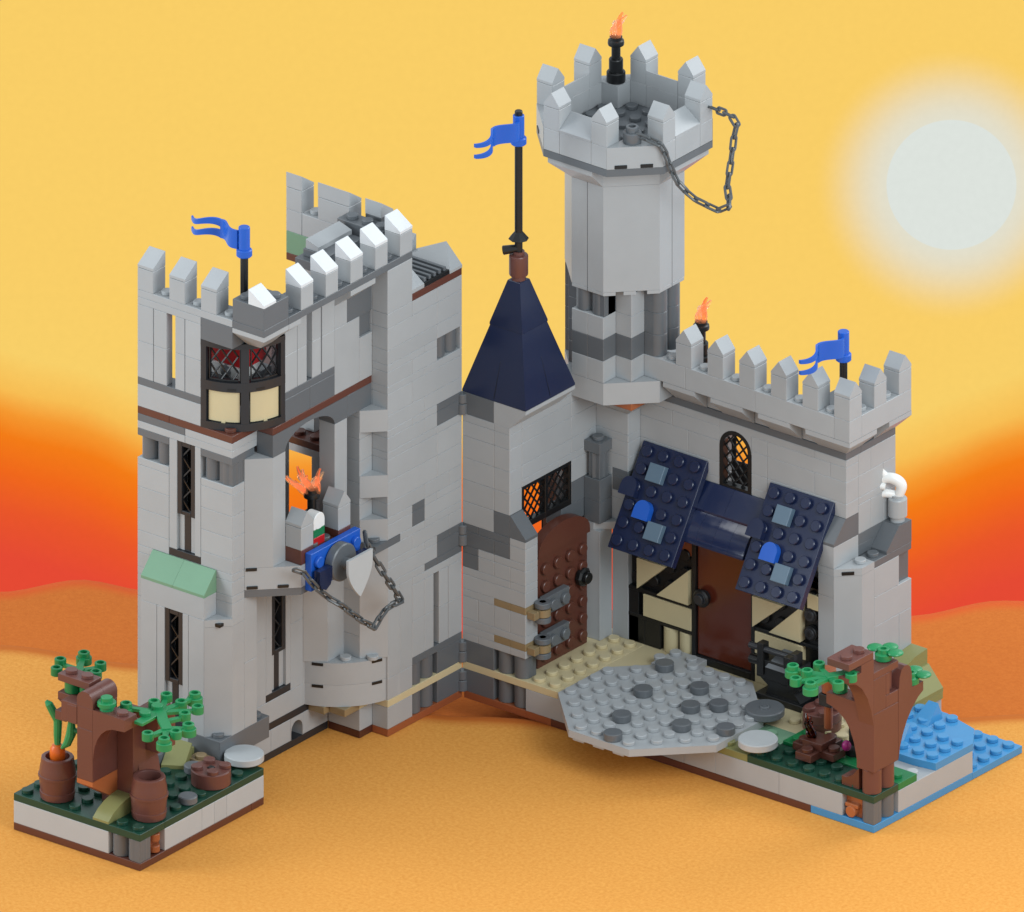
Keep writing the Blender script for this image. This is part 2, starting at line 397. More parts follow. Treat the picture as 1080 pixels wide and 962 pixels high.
# plinth
w.box(-4, -2, -17, -13, 2, 3.2, 'dg'); w.stud(-2.5, -16.5, 3.2, 'dg'); w.stud(-2.5, -13.5, 3.2, 'dg')
# lower right face
wall(w, 'v', -14, -9, -4, -3, 3.2, 10.4, holes=[(-12, -10, 3.2, 10.4)], seed=12, h=3.6)
wall(w, 'v', -13, -9, -4, -3, 2, 3.2, seed=13, mn=4)
w.prism([(-3, -9), (-2, -8.3), (-2, -7), (-3, -7)], 2, 4.4, 10.4, 'lg'); w.box(-4, -3, -9, -7, 2, 10.4)
w.box(-4, -3, -16, -7, 1.6, 2.0, 'iron')
# foot course with two round-topped openings
def archcourse(mb, v0, v1, z0, z1, u0, u1, c):
    r = .46; vm = (v0+v1)/2
    pts = [(v0, z0), (vm-r, z0), (vm-r, z1-.75)]+[(vm-r*math.cos(math.pi*i/10), z1-.75+r*1.1*math.sin(math.pi*i/10)) for i in range(1, 10)]+[(vm+r, z1-.75), (vm+r, z0), (v1, z0), (v1, z1), (v0, z1)]
    mb.prism(pts, 0, u0, u1, c)
archcourse(w, -10, -9, .4, 1.6, -4, -3, 'lg'); archcourse(w, -14.3, -13.3, .4, 1.6, -4, -3, 'lg')
w.box(-4, -3, -9, -7, .4, 1.6); w.box(-4, -3, -11.6, -10, .4, 1.6); w.box(-4, -3, -13.3, -11.6, .4, 1.6); w.box(-4, -3, -16, -14.3, .4, 1.6)
w.box(-4.4, -4.05, -16, -7, .4, 1.6, 'black'); w.box(-4, -3, -16, -7, 0, .4, 'iron')
# arch column and recess behind
wall(w, 'v', -9, -8, -2, -1, 12, 18, seed=2, h=6)
wall(w, 'u', -3, -1, -7, -6, 4.4, 18.0, seed=14, mn=2, mx=2)
# unseen rear wall of the storey below, added to keep its inside dark
wall(w, 'v', -15, -5, -8, -7, 2, 19.2, seed=15)
wall(w, 'u', -7, -3, -7.2, -6.8, 2, 10.4, seed=16, c='dg')
w.build('wall', G)
ar = MB(); pts = [(-14, 19.2), (-14, 18), (-13, 18)]
for i in range(1, 16):
    a = math.pi*i/16; pts.append((-11-2*math.cos(a), 18+.95*math.sin(a)))
pts += [(-9, 18), (-8, 18), (-8, 19.2)]
ar.prism(pts, 0, -2, -1, 'dg'); ar.box(-2, -1, -8, -6, 18, 19.2, 'dg'); ar.build('arch', G)
tr = MB()
tr.box(-8, -6, -16, -14, 19.2, 19.6, 'vbrown'); tr.box(-6, -2, -16, -14, 19.2, 19.6, 'vbrown'); tr.box(-8, -1, -14, -6, 19.2, 19.6, 'vbrown'); tr.stud(-2.5, -15.5, 19.6, 'vbrown'); tr.build('floor_trim', G)
# upper storey
w = MB()
w.box(-8, -4, -16, -15, 19.6, 20.8); w.box(-8, -4, -16.0, -15, 20.8, 21.2, 'dg'); w.box(-8, -4, -16, -15, 25.2, 25.6)
for a, b in ((-8, -7), (-6.98, -6.15), (-5.62, -5.02), (-5, -4)):
    for za, zb in ((21.2, 23.2), (23.2, 25.2)): w.box(a, b, -16, -15.72, za, zb)
w.box(-6.23, -6.16, -15.74, -15.5, 21.2, 25.2, 'lg')
w.box(-4, -2, -16, -15, 24.4, 25.6, 'dg'); w.prism([(-15, 25.6), (-15, 24.5), (-14.7, 24.4), (-14, 25.6)], 0, -4, -2, 'dg')
w.box(-2, -1, -13, -11, 19.6, 20.8, 'dg'); w.box(-2, -1, -11, -9, 19.6, 20.8, 'dg'); w.box(-2, -1, -13, -9, 20.8, 21.2, 'dg')
for a, b in ((-13, -12.02), (-12, -11.25), (-10.82, -10.1), (-10.02, -9)):
    for za, zb in ((21.2, 23.2), (23.2, 25.2)): w.box(-1.9, -1, a, b, za, zb)
w.box(-1.9, -1, -9, -7, 19.6, 23.2); w.box(-1.9, -1, -9, -8, 23.2, 25.2); w.box(-1.9, -1, -7, -6, 19.6, 22.0); w.box(-1.9, -1, -8, -6, 23.2, 25.2, 'dg')
w.box(-1.9, -1.12, -7, -6, 22, 23.2, 'dg')
w.box(-1.9, -1, -14, -6, 25.2, 25.6)
for a, b in ((-13.98, -13), (-9, -7)): w.prism([(-1, 25.6), (0, 25.6), (0, 25.32), (-1, 24.5)], 1, a, b, 'lg')
# corner corbel under the block
w.poly([(-1, -15, 24.4), (-1.9, -15, 24.4), (-2, -16, 25.35), (0, -16, 25.35), (0, -15, 25.35), (-2, -15, 25.6), (-2, -16, 25.6), (0, -16, 25.6), (0, -14, 25.6), (-2, -14, 25.6), (0, -14, 25.35), (-1, -14, 24.4)],
       [[1, 0, 3, 2], [0, 11, 10, 3], [2, 3, 7, 6], [3, 10, 8, 7], [6, 7, 8, 9], [1, 2, 6, 9], [11, 1, 9], [11, 9, 8, 10]], 'lg')
w.build('upper_wall', G)
b = MB(); b.box(-8, -2, -16, -15, 25.6, 26); b.box(-2, 0, -16, -14, 25.6, 26, 'dg'); b.box(-2, 0, -14, -4, 25.6, 26, 'dg')
b.box(-2, 0, -16, -14, 26, 27.2, 'dg')
for u in (-6.5, -4.5, -2.5): b.stud(u, -15.5, 26, 'lg')
for v in (-13.5, -11.5, -9.5, -7.5, -5.5): b.stud(-.5, v, 26, 'dg')
b.studs([-1.5], [-15.5, -14.5], 27.2, 'dg'); b.stud(-.5, -14.5, 27.2, 'dg')
b.build('battlement', G)
for u in (-8, -6, -4): merlon(G, u, -16, 26, '-v')
for v in (-13, -11, -9, -7, -5): merlon(G, -1, v, 26, '+u', capc='lg_lit')  # right-facing caps coloured paler to paint in their bright highlight
k = MB(); k.prism([(-.99, 27.2), (-.01, 27.2), (-.01, 27.34), (-.95, 28), (-.99, 28)], 1, -16, -15, 'lg_lit'); k.build('corner_cap', G)
k = MB(); k.prism([(-3.7, 26.5), (-2.9, 26.5), (-2.9, 26.75), (-3.7, 27.0)], 1, -7.9, -5.2, 'lg'); k.box(-3.8, -2.2, -8.0, -5.2, 26.1, 26.5, 'dg'); k.box(-4, -2, -8.4, -5, 25.6, 26.1, 'dg'); k.build('roof_slope', G)
slit_window(G, 'u', -6, -16, 12); slit_window(G, 'u', -6, -17, 3.2); slit_window(G, 'v', -12, -3, 3.2)
a = MB()
for x in (-7, -5): a.prism([(-17, 10.8), (-17, 10.95), (-16.05, 12.0), (-16.0, 12.0), (-16, 10.8)], 0, x, x+2, 'sgreen')
a.build('awning', G)
# bay window: two storeys of curved frames
B = MB(); C0 = (-4, -13)
for z0, z1 in ((19.6, 20.0), (21.75, 22.25), (24.1, 24.4)): B.arc(*C0, 2.62, 3.0, -90, 0, z0, z1, c='iron', n=20)
for a0, a1 in ((-90, -84), (-49, -41), (-6, 0)): B.arc(*C0, 2.62, 2.99, a0, a1, 19.6, 24.4, c='iron', n=3)
for a0 in (-62, -34):
    B.arc(*C0, 2.9, 3.012, a0, a0+8.5, 21.82, 21.95, c='black', n=3)
bay = B.build('bay_window', G)
for a0, a1 in ((-83.5, -49.5), (-40.5, -6.5)):
    P = MB(); P.arc(*C0, 2.66, 2.86, a0+1.2, a1-.6, 20.05, 21.68, c='tan', n=12); P.arc(*C0, 2.66, 2.9, a0+15, a0+19, 19.97, 20.1, c='tan', n=2); o = P.build('panel', bay); o['label'] = 'cream coloured curved lower pane'
    F = MB()
    for (x0, x1) in ((a0, a0+2.2), (a1-2.2, a1)): F.arc(*C0, 2.7, 2.86, x0+1.6, x1+.4, 22.3, 24.05, c='lattice', n=2)
    F.arc(*C0, 2.7, 2.86, a0+2, a1-2, 22.28, 22.38, c='lattice', n=8)
    for sgn in (1, -1):
        for kk in range(-4, 9):
            pts = []
            for i in range(0, 41):
                y = i/40; x = kk*.4+y*.8 if sgn > 0 else kk*.4+(1-y)*.8
                if 0 <= x <= 1: pts.append((C0[0]+2.78*math.cos(R(a0+2+(a1-a0-4)*x)), C0[1]+2.78*math.sin(R(a0+2+(a1-a0-4)*x)), 22.3+1.75*y))
            if len(pts) > 3: F.tube(pts[::4]+[pts[-1]], .05, n=4, c='lattice')
    F.build('lattice', bay)
# balcony of the gatehouse
b = MB()
b.prism([(-3, -15), (-2, -15), (0, -13), (0, -9), (-1, -8), (-3, -8)], 2, 10.8, 12, 'lg')
b.prism([(-3, -15), (-2, -15), (0.0, -13), (0.0, -9), (-1, -8), (-3, -8)], 2, 10.4, 10.8, 'dg')
for u, v, z in ((-1.75, -14.78, 11.85), (-1.72, -14.75, 10.85), (-.62, -13.65, 10.85)): b.add(MB().box(-.28, .28, -.05, .05, 0, .17, 'black'), Matrix.Translation((u, v, z)) @ Matrix.Rotation(R(45), 4, 'Z'))
b.box(-2, 0, -13, -12, 12, 12.8, 'vbrown'); b.box(-2, 0, -10, -9, 12, 12.8, 'vbrown'); b.box(-2, -1, -12, -10, 12, 12.4, 'dg'); b.box(-1, 0, -12, -10, 12, 12.4, 'vbrown'); b.studs([-1.5, -.5], [-11.5, -10.5], 12.4, 'dg')
bal = b.build('balcony', G)
merlon(bal, -1, -13, 12.8, 'ru'); merlon(bal, -1, -10, 12.8, 'ru')
b = MB(); b.box(0.01, .4, -12.7, -8.72, 10.55, 12.6, 'blue')
for v, z in ((-12.2, 11.1), (-9.22, 12.05), (-12.2, 12.05), (-9.22, 11.1)): b.cyl((.4, v, z), (.62, v, z), .3, c='blue', n=20)
b.prism([(-12.72, 11.8), (-11.72, 11.8), (-11.72, 11.2), (-11.85, 10.85), (-12.22, 10.65), (-12.6, 10.85), (-12.72, 11.2)], 0, .62, .98, 'navy')
b.prism([(-9.72, 11.62), (-8.75, 11.62), (-8.75, 11.2), (-8.9, 10.9), (-9.22, 10.75), (-9.6, 10.9), (-9.72, 11.2)], 0, .62, .98, 'navy')
o = b.build('balcony_front', bal)
b = MB(); b.cyl((.42, -10.7, 11.6), (.95, -10.7, 11.6), 1.0, c='dg', n=40, chamf=.06); b.cyl((.9, -10.7, 11.6), (1.25, -10.7, 11.6), .3, c='dg'); b.cyl((1.2, -10.7, 11.6), (1.75, -10.7, 11.5), .2, c='silver'); b.build('boss', bal)
b = MB()
sh = [(-1, .95), (1, .95), (1, .3)]+[(1-1.0*(t/8)**1.7, .3-1.75*(t/8)) for t in range(1, 9)]+[(-(1-1.0*(t/8)**1.7), .3-1.75*(t/8)) for t in range(7, 0, -1)]+[(-1, .3)]
b.prism([(-10.62+x*.98, 11.35+z*.95) for x, z in sh], 0, 1.75, 1.9, 'silver'); b.build('shield', bal)
# bow-fronted base
b = MB()
for z0, z1 in ((2, 3.2), (3.2, 4.4)):
    pts = [(-3, -5)]+[(-4+4*math.cos(R(a)), -5+4*math.sin(R(a))) for a in [-75.5+75.5*i/14 for i in range(15)]]
    b.prism(pts, 2, z0, z1, 'lg')
    for a in (-66, -22): b.add(MB().box(-.06, .06, -.3, .3, 0, .17, 'black'), Matrix.Translation((-4+3.97*math.cos(R(a)), -5+3.97*math.sin(R(a)), z1-.19)) @ Matrix.Rotation(R(a), 4, 'Z'))
b.stud(-1.5, -7.5, 4.4); b.stud(-.5, -6.6, 4.4)
b.box(-3, -2, -8.6, -7, 1.6, 2.0, 'dtan'); b.box(-2, -1, -8.2, -7, 1.6, 2.0, 'dtan'); b.box(-3, -1, -7, -5, .4, 1.6); b.box(-3, -1, -7, -5, 0, .4, 'dbrown'); b.box(-3, -1, -7, -5, 1.6, 2, 'tan')
b.build('bow_front', G)

# ================================================================ STAIR TOWER (hinged corner of the left wing)
T = thing('castle_stair_tower', 'tall grey square tower with brown floor strip, black grate and raised battlement behind the gatehouse', 'castle building', (-3, -3, 0))
w = MB(); e = -.006
wall(w, 'v', -6, -4, -1, e, 3.2, 8.0, seed=20, h=4.8, mn=1, mx=1)
wall(w, 'v', -6, 0, -1, e, 8.0, 23.2, holes=[(-2, -.15, 19.2, 20.4)], patches=[(-2, 0, 15.6, 16.8, 'dg'), (-4, -3, 10.8, 12, 'dg'), (-2, 0, 8.4, 9.6, 'dg'), (-3, 0, 8, 8.4, 'dg'), (-6, -5, 10.4, 10.8, 'dg')], seed=27, zs=(15.2,), mn=2, mx=4)
for q in (-1.5, -.6): w.cyl((-.5, q, 19.2), (-.5, q, 20.4), .45, c='dg', n=20)
w.box(-1, -.9, -2, 0, 19.2, 20.4, 'dg')
w.box(-1, e, -4, 0, 7.6, 8.0)
for a, b_ in ((-4, -3), (-3, -2.28), (-1.85, -1.1), (-1.08, 0)):
    for za, zb in ((3.6, 5.6), (5.6, 7.6)): w.box(-1, e, a, b_, za, zb)
w.box(-1, -.8, -2.3, -1.8, 3.6, 7.6, 'dbrown')
w.box(-1, e, -4, 0, 3.2, 3.6, 'dg')
w.box(-1, e, -6, -4, 23.2, 25.6)
wall(w, 'u', -2, -1, -6, -5, 3.2, 25.6, seed=22, mn=1, mx=1)
# chamfered corner stones
for z0, z1 in ((16.8, 18), (13.2, 14.4), (10.8, 12)):
    w.prism([(-1, -7), (0, -6), (-1, -6)], 2, z0, z1, 'lg')
    for s_, t_ in ((.3, .5),): pass
w.prism([(-1, -7), (0, -6), (-1, -6)], 2, 4.4, 10.4, 'lg')
w.prism([(-1, -7), (0, -7), (0, -5), (-1, -5)], 2, 10.4, 10.8, 'dg'); w.stud(-.5, -6.5, 10.8, 'dg')
# back part
wall(w, 'u', -6.4, -2, -4, -3, 2, 12.8, seed=23, patches=[(-5.8, -4, 8, 12.4, 'black')])
w.box(-8, -5, -4, 0, 12.8, 13.2); w.box(-5, -1, -4, 0, 12.8, 13.2)
wall(w, 'v', -3, 0, -8, -7, 13.6, 23.2, seed=24); 
w.build('wall', T)
f = MB(); f.box(-8, -4.9, -4, 0, 13.2, 13.6, 'dbrown'); f.box(-4.9, -1, -4, 0, 13.2, 13.6, 'dbrown')
f.studs([-7.5, -6.5, -5.5, -4.5, -3.5, -2.5], [-3.5, -2.5, -1.5, -.5], 13.6, 'dbrown'); f.build('floor', T)
u_ = MB(); u_.box(-8, -4, -4, 0, 23.2, 23.6, 'vbrown'); u_.box(-4, e, -4, 0, 23.2, 23.6, 'vbrown'); u_.build('floor_trim', T)
u_ = MB(); u_.box(-8, -4, -4, -3, 23.6, 24.8, 'sgreen'); u_.build('green_course', T)['label'] = 'pale green brick course under the rear battlement'
b = MB(); b.box(-8, -7, -4, -3, 24.8, 26); b.box(-7, -3, -4, -3, 24.8, 26); b.box(-4, -1, -4, -3, 23.6, 24.8); b.box(-3, -1, -4, -3, 24.8, 26)
b.stud(-6.5, -3.5, 26)
b.box(-4, -1.2, -5, -4, 25.6, 27.0, 'dg'); b.box(-3, -2, -4, -3, 26, 27.2, 'dg'); b.studs([-3.4, -2.45, -1.55], [-4.5], 27.0, 'dg')
b.build('rear_battlement', T); b = MB()
b.prism([(-1, 23.6), (-1, 24.5), (-.04, 23.8), (-.04, 23.6)], 1, -4, -3, 'lg'); b.build('coping', T)
b = MB(); b.prism([(0, 23.6), (0, 24.6), (-.95, 23.7), (-.95, 23.6)], 0, -6, -2.9, 'lg')
b.poly([(-3, -1, 23.6), (0, -1, 23.6), (0, 0, 23.6), (-3, 0, 23.6), (-1, 0, 24.75), (-3, 0, 23.75), (-3, -1, 23.72), (0, -1, 23.75), (0, 0, 23.75)],
       [[0, 1, 7, 6], [1, 2, 8, 7], [6, 7, 4, 5], [7, 8, 4], [2, 3, 5, 4, 8], [0, 6, 5, 3], [0, 3, 2, 1]], 'lg')
b.build('coping', T)
merlon(T, -8, -4, 26, '+v'); merlon(T, -6, -4, 26, '+v', w=2); k = MB(); k.prism([(-4, 27.2), (-3, 27.2), (-3, 27.34), (-3.96, 28), (-4, 28)], 0, -3, -2, 'lg'); k.build('corner_cap', T)
g_ = MB(); g_.box(-3, e, -3, -1, 23.6, 23.85, 'black')
for i in range(5): g_.box(-3, -.1, -2.95+.4*i, -2.75+.4*i, 23.8, 24.05, 'dg')
g_.build('grate', T)
b = MB()
b.box(-1, e, -6, -4, 2, 3.2); b.box(-1, e, -6, -4, .4, 1.6); b.box(-2, -1, -7, -6, 2, 3.2)
for z0, z1 in ((.4, 1.6), (2, 3.2)):
    b.box(-1, e, -2, -.05, z0, z1, 'dg'); 
    for v in (-3.5, -2.5): b.cyl((-.5, v, z0), (-.5, v, z1), .47, c='dg', n=20)
b.box(-6, -.9, -4, -.1, .4, 3.2, 'dg')
b.box(-1, .0, -6, 0, 1.6, 2.0, 'tan'); b.box(-1, 0, -6, 0, 0, .4, 'rust'); b.box(-8, -1, -6, 0, 0, .4, 'rust')
b.build('base', T)

# ================================================================ TURRET with the spire
S = thing('castle_turret', 'grey corner turret with dark navy pyramid roof and arched studded door', 'castle building', (3, 3, 0))
w = MB(); e = .006
wall(w, 'u', e, 3, 0, 1, 10.8, 15.6, seed=31, zs=(12, 15.2), mn=2, mx=3, patches=[])
wall(w, 'u', e, 4, 0, 1, 3.2, 9.6, seed=32, mn=1, mx=4, zs=(3.6, 4.0, 5.6, 6.0), patches=[(0, 3, 8.4, 9.6, 'dg'), (0, 1, 7.2, 8.4, 'dg'), (2, 4, 3.6, 4.0, 'dtan'), (2, 4, 5.6, 6.0, 'dtan')])
w.box(e, 3, 0, 1, 9.6, 10.8, 'dg'); w.box(e, 2, -.004, .9, 9.6, 10.8, 'lg')
w.prism([(3, 9.6), (4, 9.6), (4, 9.75), (3.05, 10.8), (3, 10.8)], 1, 0, 1, 'dg')
w.box(e, 2, 0, 4, 15.6, 16.8, 'dg'); w.prism([(2, 15.6), (3, 15.6), (4, 16.6), (4, 16.8), (2, 16.8)], 1, 0, 4, 'lg')
wall(w, 'v', 1, 7, 2, 3, 9.6, 15.6, holes=[(1, 5, 9.6, 12)], patches=[(5, 7, 9.6, 10.8, 'dg')], seed=33, zs=(12.4, 15.2), mn=2, mx=4)
w.box(2, 3, 4, 7, 15.6, 16.7); w.box(2, 2.98, 4.2, 7, 8.6, 9.59, 'dg')
wall(w, 'u', 2, 5, 7, 8, 8.4, 15.6, seed=34, mn=3, mx=3, zs=(12.8,), patches=[(4, 5, 10, 11.2, 'dg')])
w.box(2.2, 4, 6, 7, 2, 8.0); w.box(4, 5, 7, 8, 2, 8.4); w.prism([(2.2, 6), (3.6, 6), (4.4, 6.8), (5, 7), (5, 8), (2.2, 8)], 2, 8.0, 8.4, 'lg')
w.box(3, 4, 6, 7, 8.4, 9.6, 'dg'); w.box(3, 4, 6, 7, 9.6, 10.8, 'dg'); w.cyl((3.5, 6.5, 10.8), (3.5, 6.5, 12.4), .46, c='dg', n=8); w.box(3.2, 3.9, 6.1, 6.8, 10.8, 12.2, 'dg'); w.box(3, 4, 6, 7, 12.2, 12.8, 'dg'); w.stud(3.5, 6.5, 12.8, 'dg')
w.build('wall', S)
b = MB()
for z0, z1 in ((.4, 1.6), (2, 3.2)):
    b.box(.1, 2, 0, 1, z0, z1, 'dg')
    for u in (2.5, 3.5): b.cyl((u, .5, z0), (u, .5, z1), .47, c='dg', n=20)
b.box(3.05, 3.95, .3, .95, 2, 3.2, 'dg'); b.box(.5, 3.9, .9, 6.8, .4, 1.6, 'dg')
b.build('base', S)
def hinge(parent, z0, z1):
    h = MB(); h.cyl((0, 0, z0), (0, 0, (z0+z1)/2-.02), .29, c='dg', n=18); h.cyl((0, 0, (z0+z1)/2), (0, 0, z1-.1), .27, c='dg', n=18); h.build('hinge', parent)
for z0, z1 in ((15.6, 16.8), (8.4, 9.6), (2, 3.2), (.4, 1.6)): hinge(S, z0, z1)
# spire
r_ = MB()
def pyr(mb, h0, z0, h1, z1, lip, c, seam=False):
    cx = cy = 2.0
    def ring(h, z): return [(cx-h, cy-h, z), (cx+h, cy-h, z), (cx+h, cy+h, z), (cx-h, cy+h, z)]
    vs = ring(h0-.03, z0)+ring(h0, z0+.03)+ring(h0, z0+lip)+ring(h1+.02, z1-.02)+ring(h1, z1)
    fs = [[3, 2, 1, 0]]+[[k*4+i, k*4+(i+1) % 4, k*4+4+(i+1) % 4, k*4+4+i] for k in range(4) for i in range(4)]+[[16, 17, 18, 19]]
    mb.poly(vs, fs, c)
# lower tier as wedges side by side, so the joints show
def quarter(mb, sgn):
    pass
pyr(r_, 2.0, 16.8, .98, 20.45, .12, 'navy')
pyr(r_, 1.03, 20.38, .37, 22.8, .14, 'navy')
sm = MB()
for pts in (([2, 0], [2, 1.02]),): pass
for a, b2 in (((2, -.002, 16.95), (2, 1.018, 20.4)), ((4.002, 2, 16.95), (2.985, 2, 20.4))): r_.tube([a, b2], .013, n=4, c='black')
roof = r_.build('spire_roof', S)
f = MB(); f.lathe(2, 2, [(.001, 22.75), (.36, 22.75), (.36, 23.0), (.46, 23.05), (.48, 23.1), (.48, 24.1), (.45, 24.15), (.3, 24.17), (.3, 24.35), (.001, 24.35)], c='brown'); f.build('finial', roof)
# window of the turret
wn = MB()
for a, b_ in ((1, 1.2), (2.88, 3.12), (4.8, 5)): wn.box(2.6, 3.0, a, b_, 9.6, 12, 'black')
for a, b_ in ((9.6, 9.95), (11.8, 12)): wn.box(2.6, 2.99, 1.15, 4.85, a, b_, 'black')
win = wn.build('window', S)
l = MB()
for a in (1.2, 3.12): lattice(l, (2.8, a, 9.95), (0, 1, 0), (0, 0, 1), 1.68, 1.85, step=.52, r=.055, c='black')
l.build('lattice', win)
bk = MB(); bk.box(.6, .7, 5.6, 6.9, 4, 12, 'black'); bk.box(.6, .7, 7.3, 9.6, 4, 12, 'black'); bk.box(.6, .7, 6.0, 9.6, 3, 7.7, 'black'); bk.build('black_backing', S)  # added black panels in place of the turret's dark inside
# studded door
d = MB(); d.box(3.2, 3.6, 1.5, 5.5, 2.0, 8.2, 'vbrown')
for v in (2, 3, 4, 5):
    for z in (2.6, 3.55, 4.5, 5.45, 6.4, 7.35): d.cyl((3.6, v, z), (3.8, v, z), .3, c='vbrown', n=18)
cap = [(1.42, 8.1), (5.58, 8.1), (5.58, 8.35)]+[(3.5+2.08*math.cos(math.pi*i/14), 8.35+1.12*math.sin(math.pi*i/14)) for i in range(1, 14)]+[(1.42, 8.35)]
d.prism(cap, 0, 3.15, 3.72, 'vbrown'); cap2 = [(x, z-.0) for x, z in cap]
door = d.build('door', S)
k = MB(); k.cyl((3.6, 4.9, 5.9), (4.0, 4.9, 5.9), .5, c='black', n=8, chamf=.1); k.cyl((4.0, 4.9, 5.9), (4.2, 4.9, 5.9), .3, c='black', n=20); k.build('knob', door)
for z in (3.1, 5.05):
    h = MB(); h.box(3.82, 4.2, 1.35, 3.3, z+.1, z+1.05, 'dg'); h.cyl((4.35, .95, z), (4.35, .95, z+.3), .42, c='dg'); h.cyl((4.35, .95, z+.8), (4.35, .95, z+1.1), .42, c='dg'); h.cyl((4.35, .95, z), (4.35, .95, z+1.1), .2, c='dg'); h.box(3.95, 4.35, .7, 1.5, z+.1, z+.3, 'dg'); h.box(3.95, 4.35, .7, 1.5, z+.8, z+1.0, 'dg')
    for v in (1.9, 2.85): h.cyl((4.2, v, z+.57), (4.4, v, z+.57), .3, c='dg', n=18)
    ho = h.build('strap_hinge', door)
    c_ = MB(); c_.box(4.0, 4.5, .1, .5, z+.35, z+.75, 'dtan'); c_.arc(4.35, .95, .22, .4, 130, 400, z+.35, z+.75, c='dtan'); c_.build('clip', ho)['label'] = 'tan clip round the hinge pin'

# ================================================================ GREAT TOWER
K = thing('castle_great_tower', 'tallest octagonal grey tower with eight capped merlons and dark banded foot', 'castle building', (4, 8, 15.6))
w = MB()
rows = [(16.8, 18, 'lg', 'lg'), (18, 19.2, 'dg', 'dg'), (19.2, 20.4, 'lg', 'lg'), (20.4, 21.6, 'log', 'lg')]
for z0, z1, ca, cb in rows:
    if ca == 'log':
        for u in (3.5, 4.5): w.cyl((u, 5.52, z0), (u, 5.52, z1), .47, c='dg', n=20)
        w.box(3, 5, 5.4, 7, z0, z1, 'dg')
        w.box(4.4, 5, 5.1, 6, z0, z1, 'dg')
    else: w.box(3, 4, 5, 7, z0, z1, ca); w.box(4, 5, 5, 7, z0, z1, ca)
    w.box(5, 6, 6, 8, z0, z1, cb)
    w.box(1, 3, 7, 9, z0, z1, 'dg'); w.box(2, 3, 6, 7, z0, z1, 'dg'); w.box(3, 5, 8, 10, z0, z1, 'lg')
    if z0 > 17.9:
        for u, v in ((6.5, 7.5), (6.5, 8.5)): w.cyl((u, v, z0), (u, v, z1), .48, c='dg', n=20)
        w.box(6, 6.6, 7.02, 8.9, z0, z1, 'dg')
w.prism(octo(1, 5, 6, 6, 2), 2, 15.6, 16.8, 'lg')
w.box(4.2, 6, 6, 7.8, 15.2, 15.59, 'nougat')
w.poly([(4.2, 6, 15.2), (6, 6, 15.2), (6, 7.8, 15.2), (5, 7, 14.4), (4.2, 7, 14.4), (5, 7.8, 14.4)], [[0, 1, 3, 4], [1, 2, 5, 3], [0, 2, 1], [4, 3, 5]], 'lg')
w.build('foot', K)
w = MB()
w.prism(octo(1, 5, 6, 6, 2), 2, 21.8, 27.6, 'lg'); w.prism(octo(1.45, 5.45, 5.1, 5.1, 1.7), 2, 21.6, 21.8, 'lg')
w.box(3, 5, 5, 5.6, 21.6, 21.8); w.box(6.4, 7, 7, 9, 21.6, 21.8); w.box(1, 1.6, 7, 9, 21.6, 21.8)
for q in (0, .36, .78):
    a = (5+2*q, 5+2*q); b_ = (5+2*(q+.22), 5+2*(q+.22)); w.prism([a, b_, (b_[0]-.4, b_[1]+.4), (a[0]-.4, a[1]+.4)], 2, 21.6, 21.8, 'lg')
w.tube([(4, 5.002, 21.6), (4, 5.002, 27.6)], .012, n=4, c='black'); w.tube([(6.998, 8, 21.6), (6.998, 8, 27.6)], .012, n=4, c='black')
w.build('shaft', K)
w = MB(); w.prism(octo(1, 5, 6, 6, 2), 2, 27.6, 28.8, 'lg')
w.poly([(3, 5, 27.6), (5, 5, 27.6), (5, 4.1, 28.5), (2.2, 4.1, 28.5), (2.2, 4.1, 28.8), (5, 4.1, 28.8), (5, 5, 28.8), (2.2, 5, 28.8), (2.2, 5, 28.5)], [[0, 1, 2, 3], [3, 2, 5, 4], [4, 5, 6, 7], [1, 6, 5, 2], [0, 3, 8], [3, 4, 7, 8], [0, 8, 7, 6, 1]], 'lg')
w.poly([(7, 7, 27.6), (7, 9, 27.6), (7.9, 9.8, 28.5), (7.9, 7, 28.5), (7.9, 7, 28.8), (7.9, 9.8, 28.8), (7, 9.8, 28.8), (7, 7, 28.8)], [[0, 1, 2, 3], [3, 2, 5, 4], [4, 5, 6, 7], [0, 3, 4, 7], [1, 6, 5, 2], [0, 7, 6, 1]], 'lg')
w.prism(octo(0, 4, 8, 8, 2), 2, 28.8, 29.2, 'dg')
for u in range(8):
    for v in range(8):
        if not (0 < u < 7 and 0 < v < 7): continue
        if u+v < 3 or u+v > 11 or u-v > 4 or v-u > 4: continue
        w.stud(u+.5, v+4.5, 29.2, 'dg')
w.build('deck', K)
w = MB()
w.box(2, 3, 4, 5, 29.2, 30.4); w.box(3, 5, 4, 5, 29.2, 30.4); w.box(5, 6, 4, 5, 29.2, 30.4)
w.box(7, 8, 6, 7, 29.2, 30.4); w.box(7, 8, 7, 9, 29.2, 30.4); w.box(7, 8, 9, 10, 29.2, 30.4)
w.box(0, 1, 6, 7, 29.2, 30.4); w.box(0, 1, 7, 9, 29.2, 30.4); w.box(0, 1, 9, 10, 29.2, 30.4)
w.box(2, 3, 11, 12, 29.2, 30.4); w.box(3, 5, 11, 12, 29.2, 30.4); w.box(5, 6, 11, 12, 29.2, 30.4)
w.prism([(6, 4), (8, 6), (7, 6), (7, 6.0), (6, 6), (6, 5)], 2, 29.2, 30.4, 'lg'); w.prism([(2, 4), (0, 6), (1, 6), (2, 6), (2, 5)], 2, 29.2, 30.4, 'lg')
w.prism([(0, 10), (2, 12), (2, 10)], 2, 29.2, 30.4, 'lg'); w.prism([(8, 10), (6, 12), (6, 10)], 2, 29.2, 30.4, 'lg')
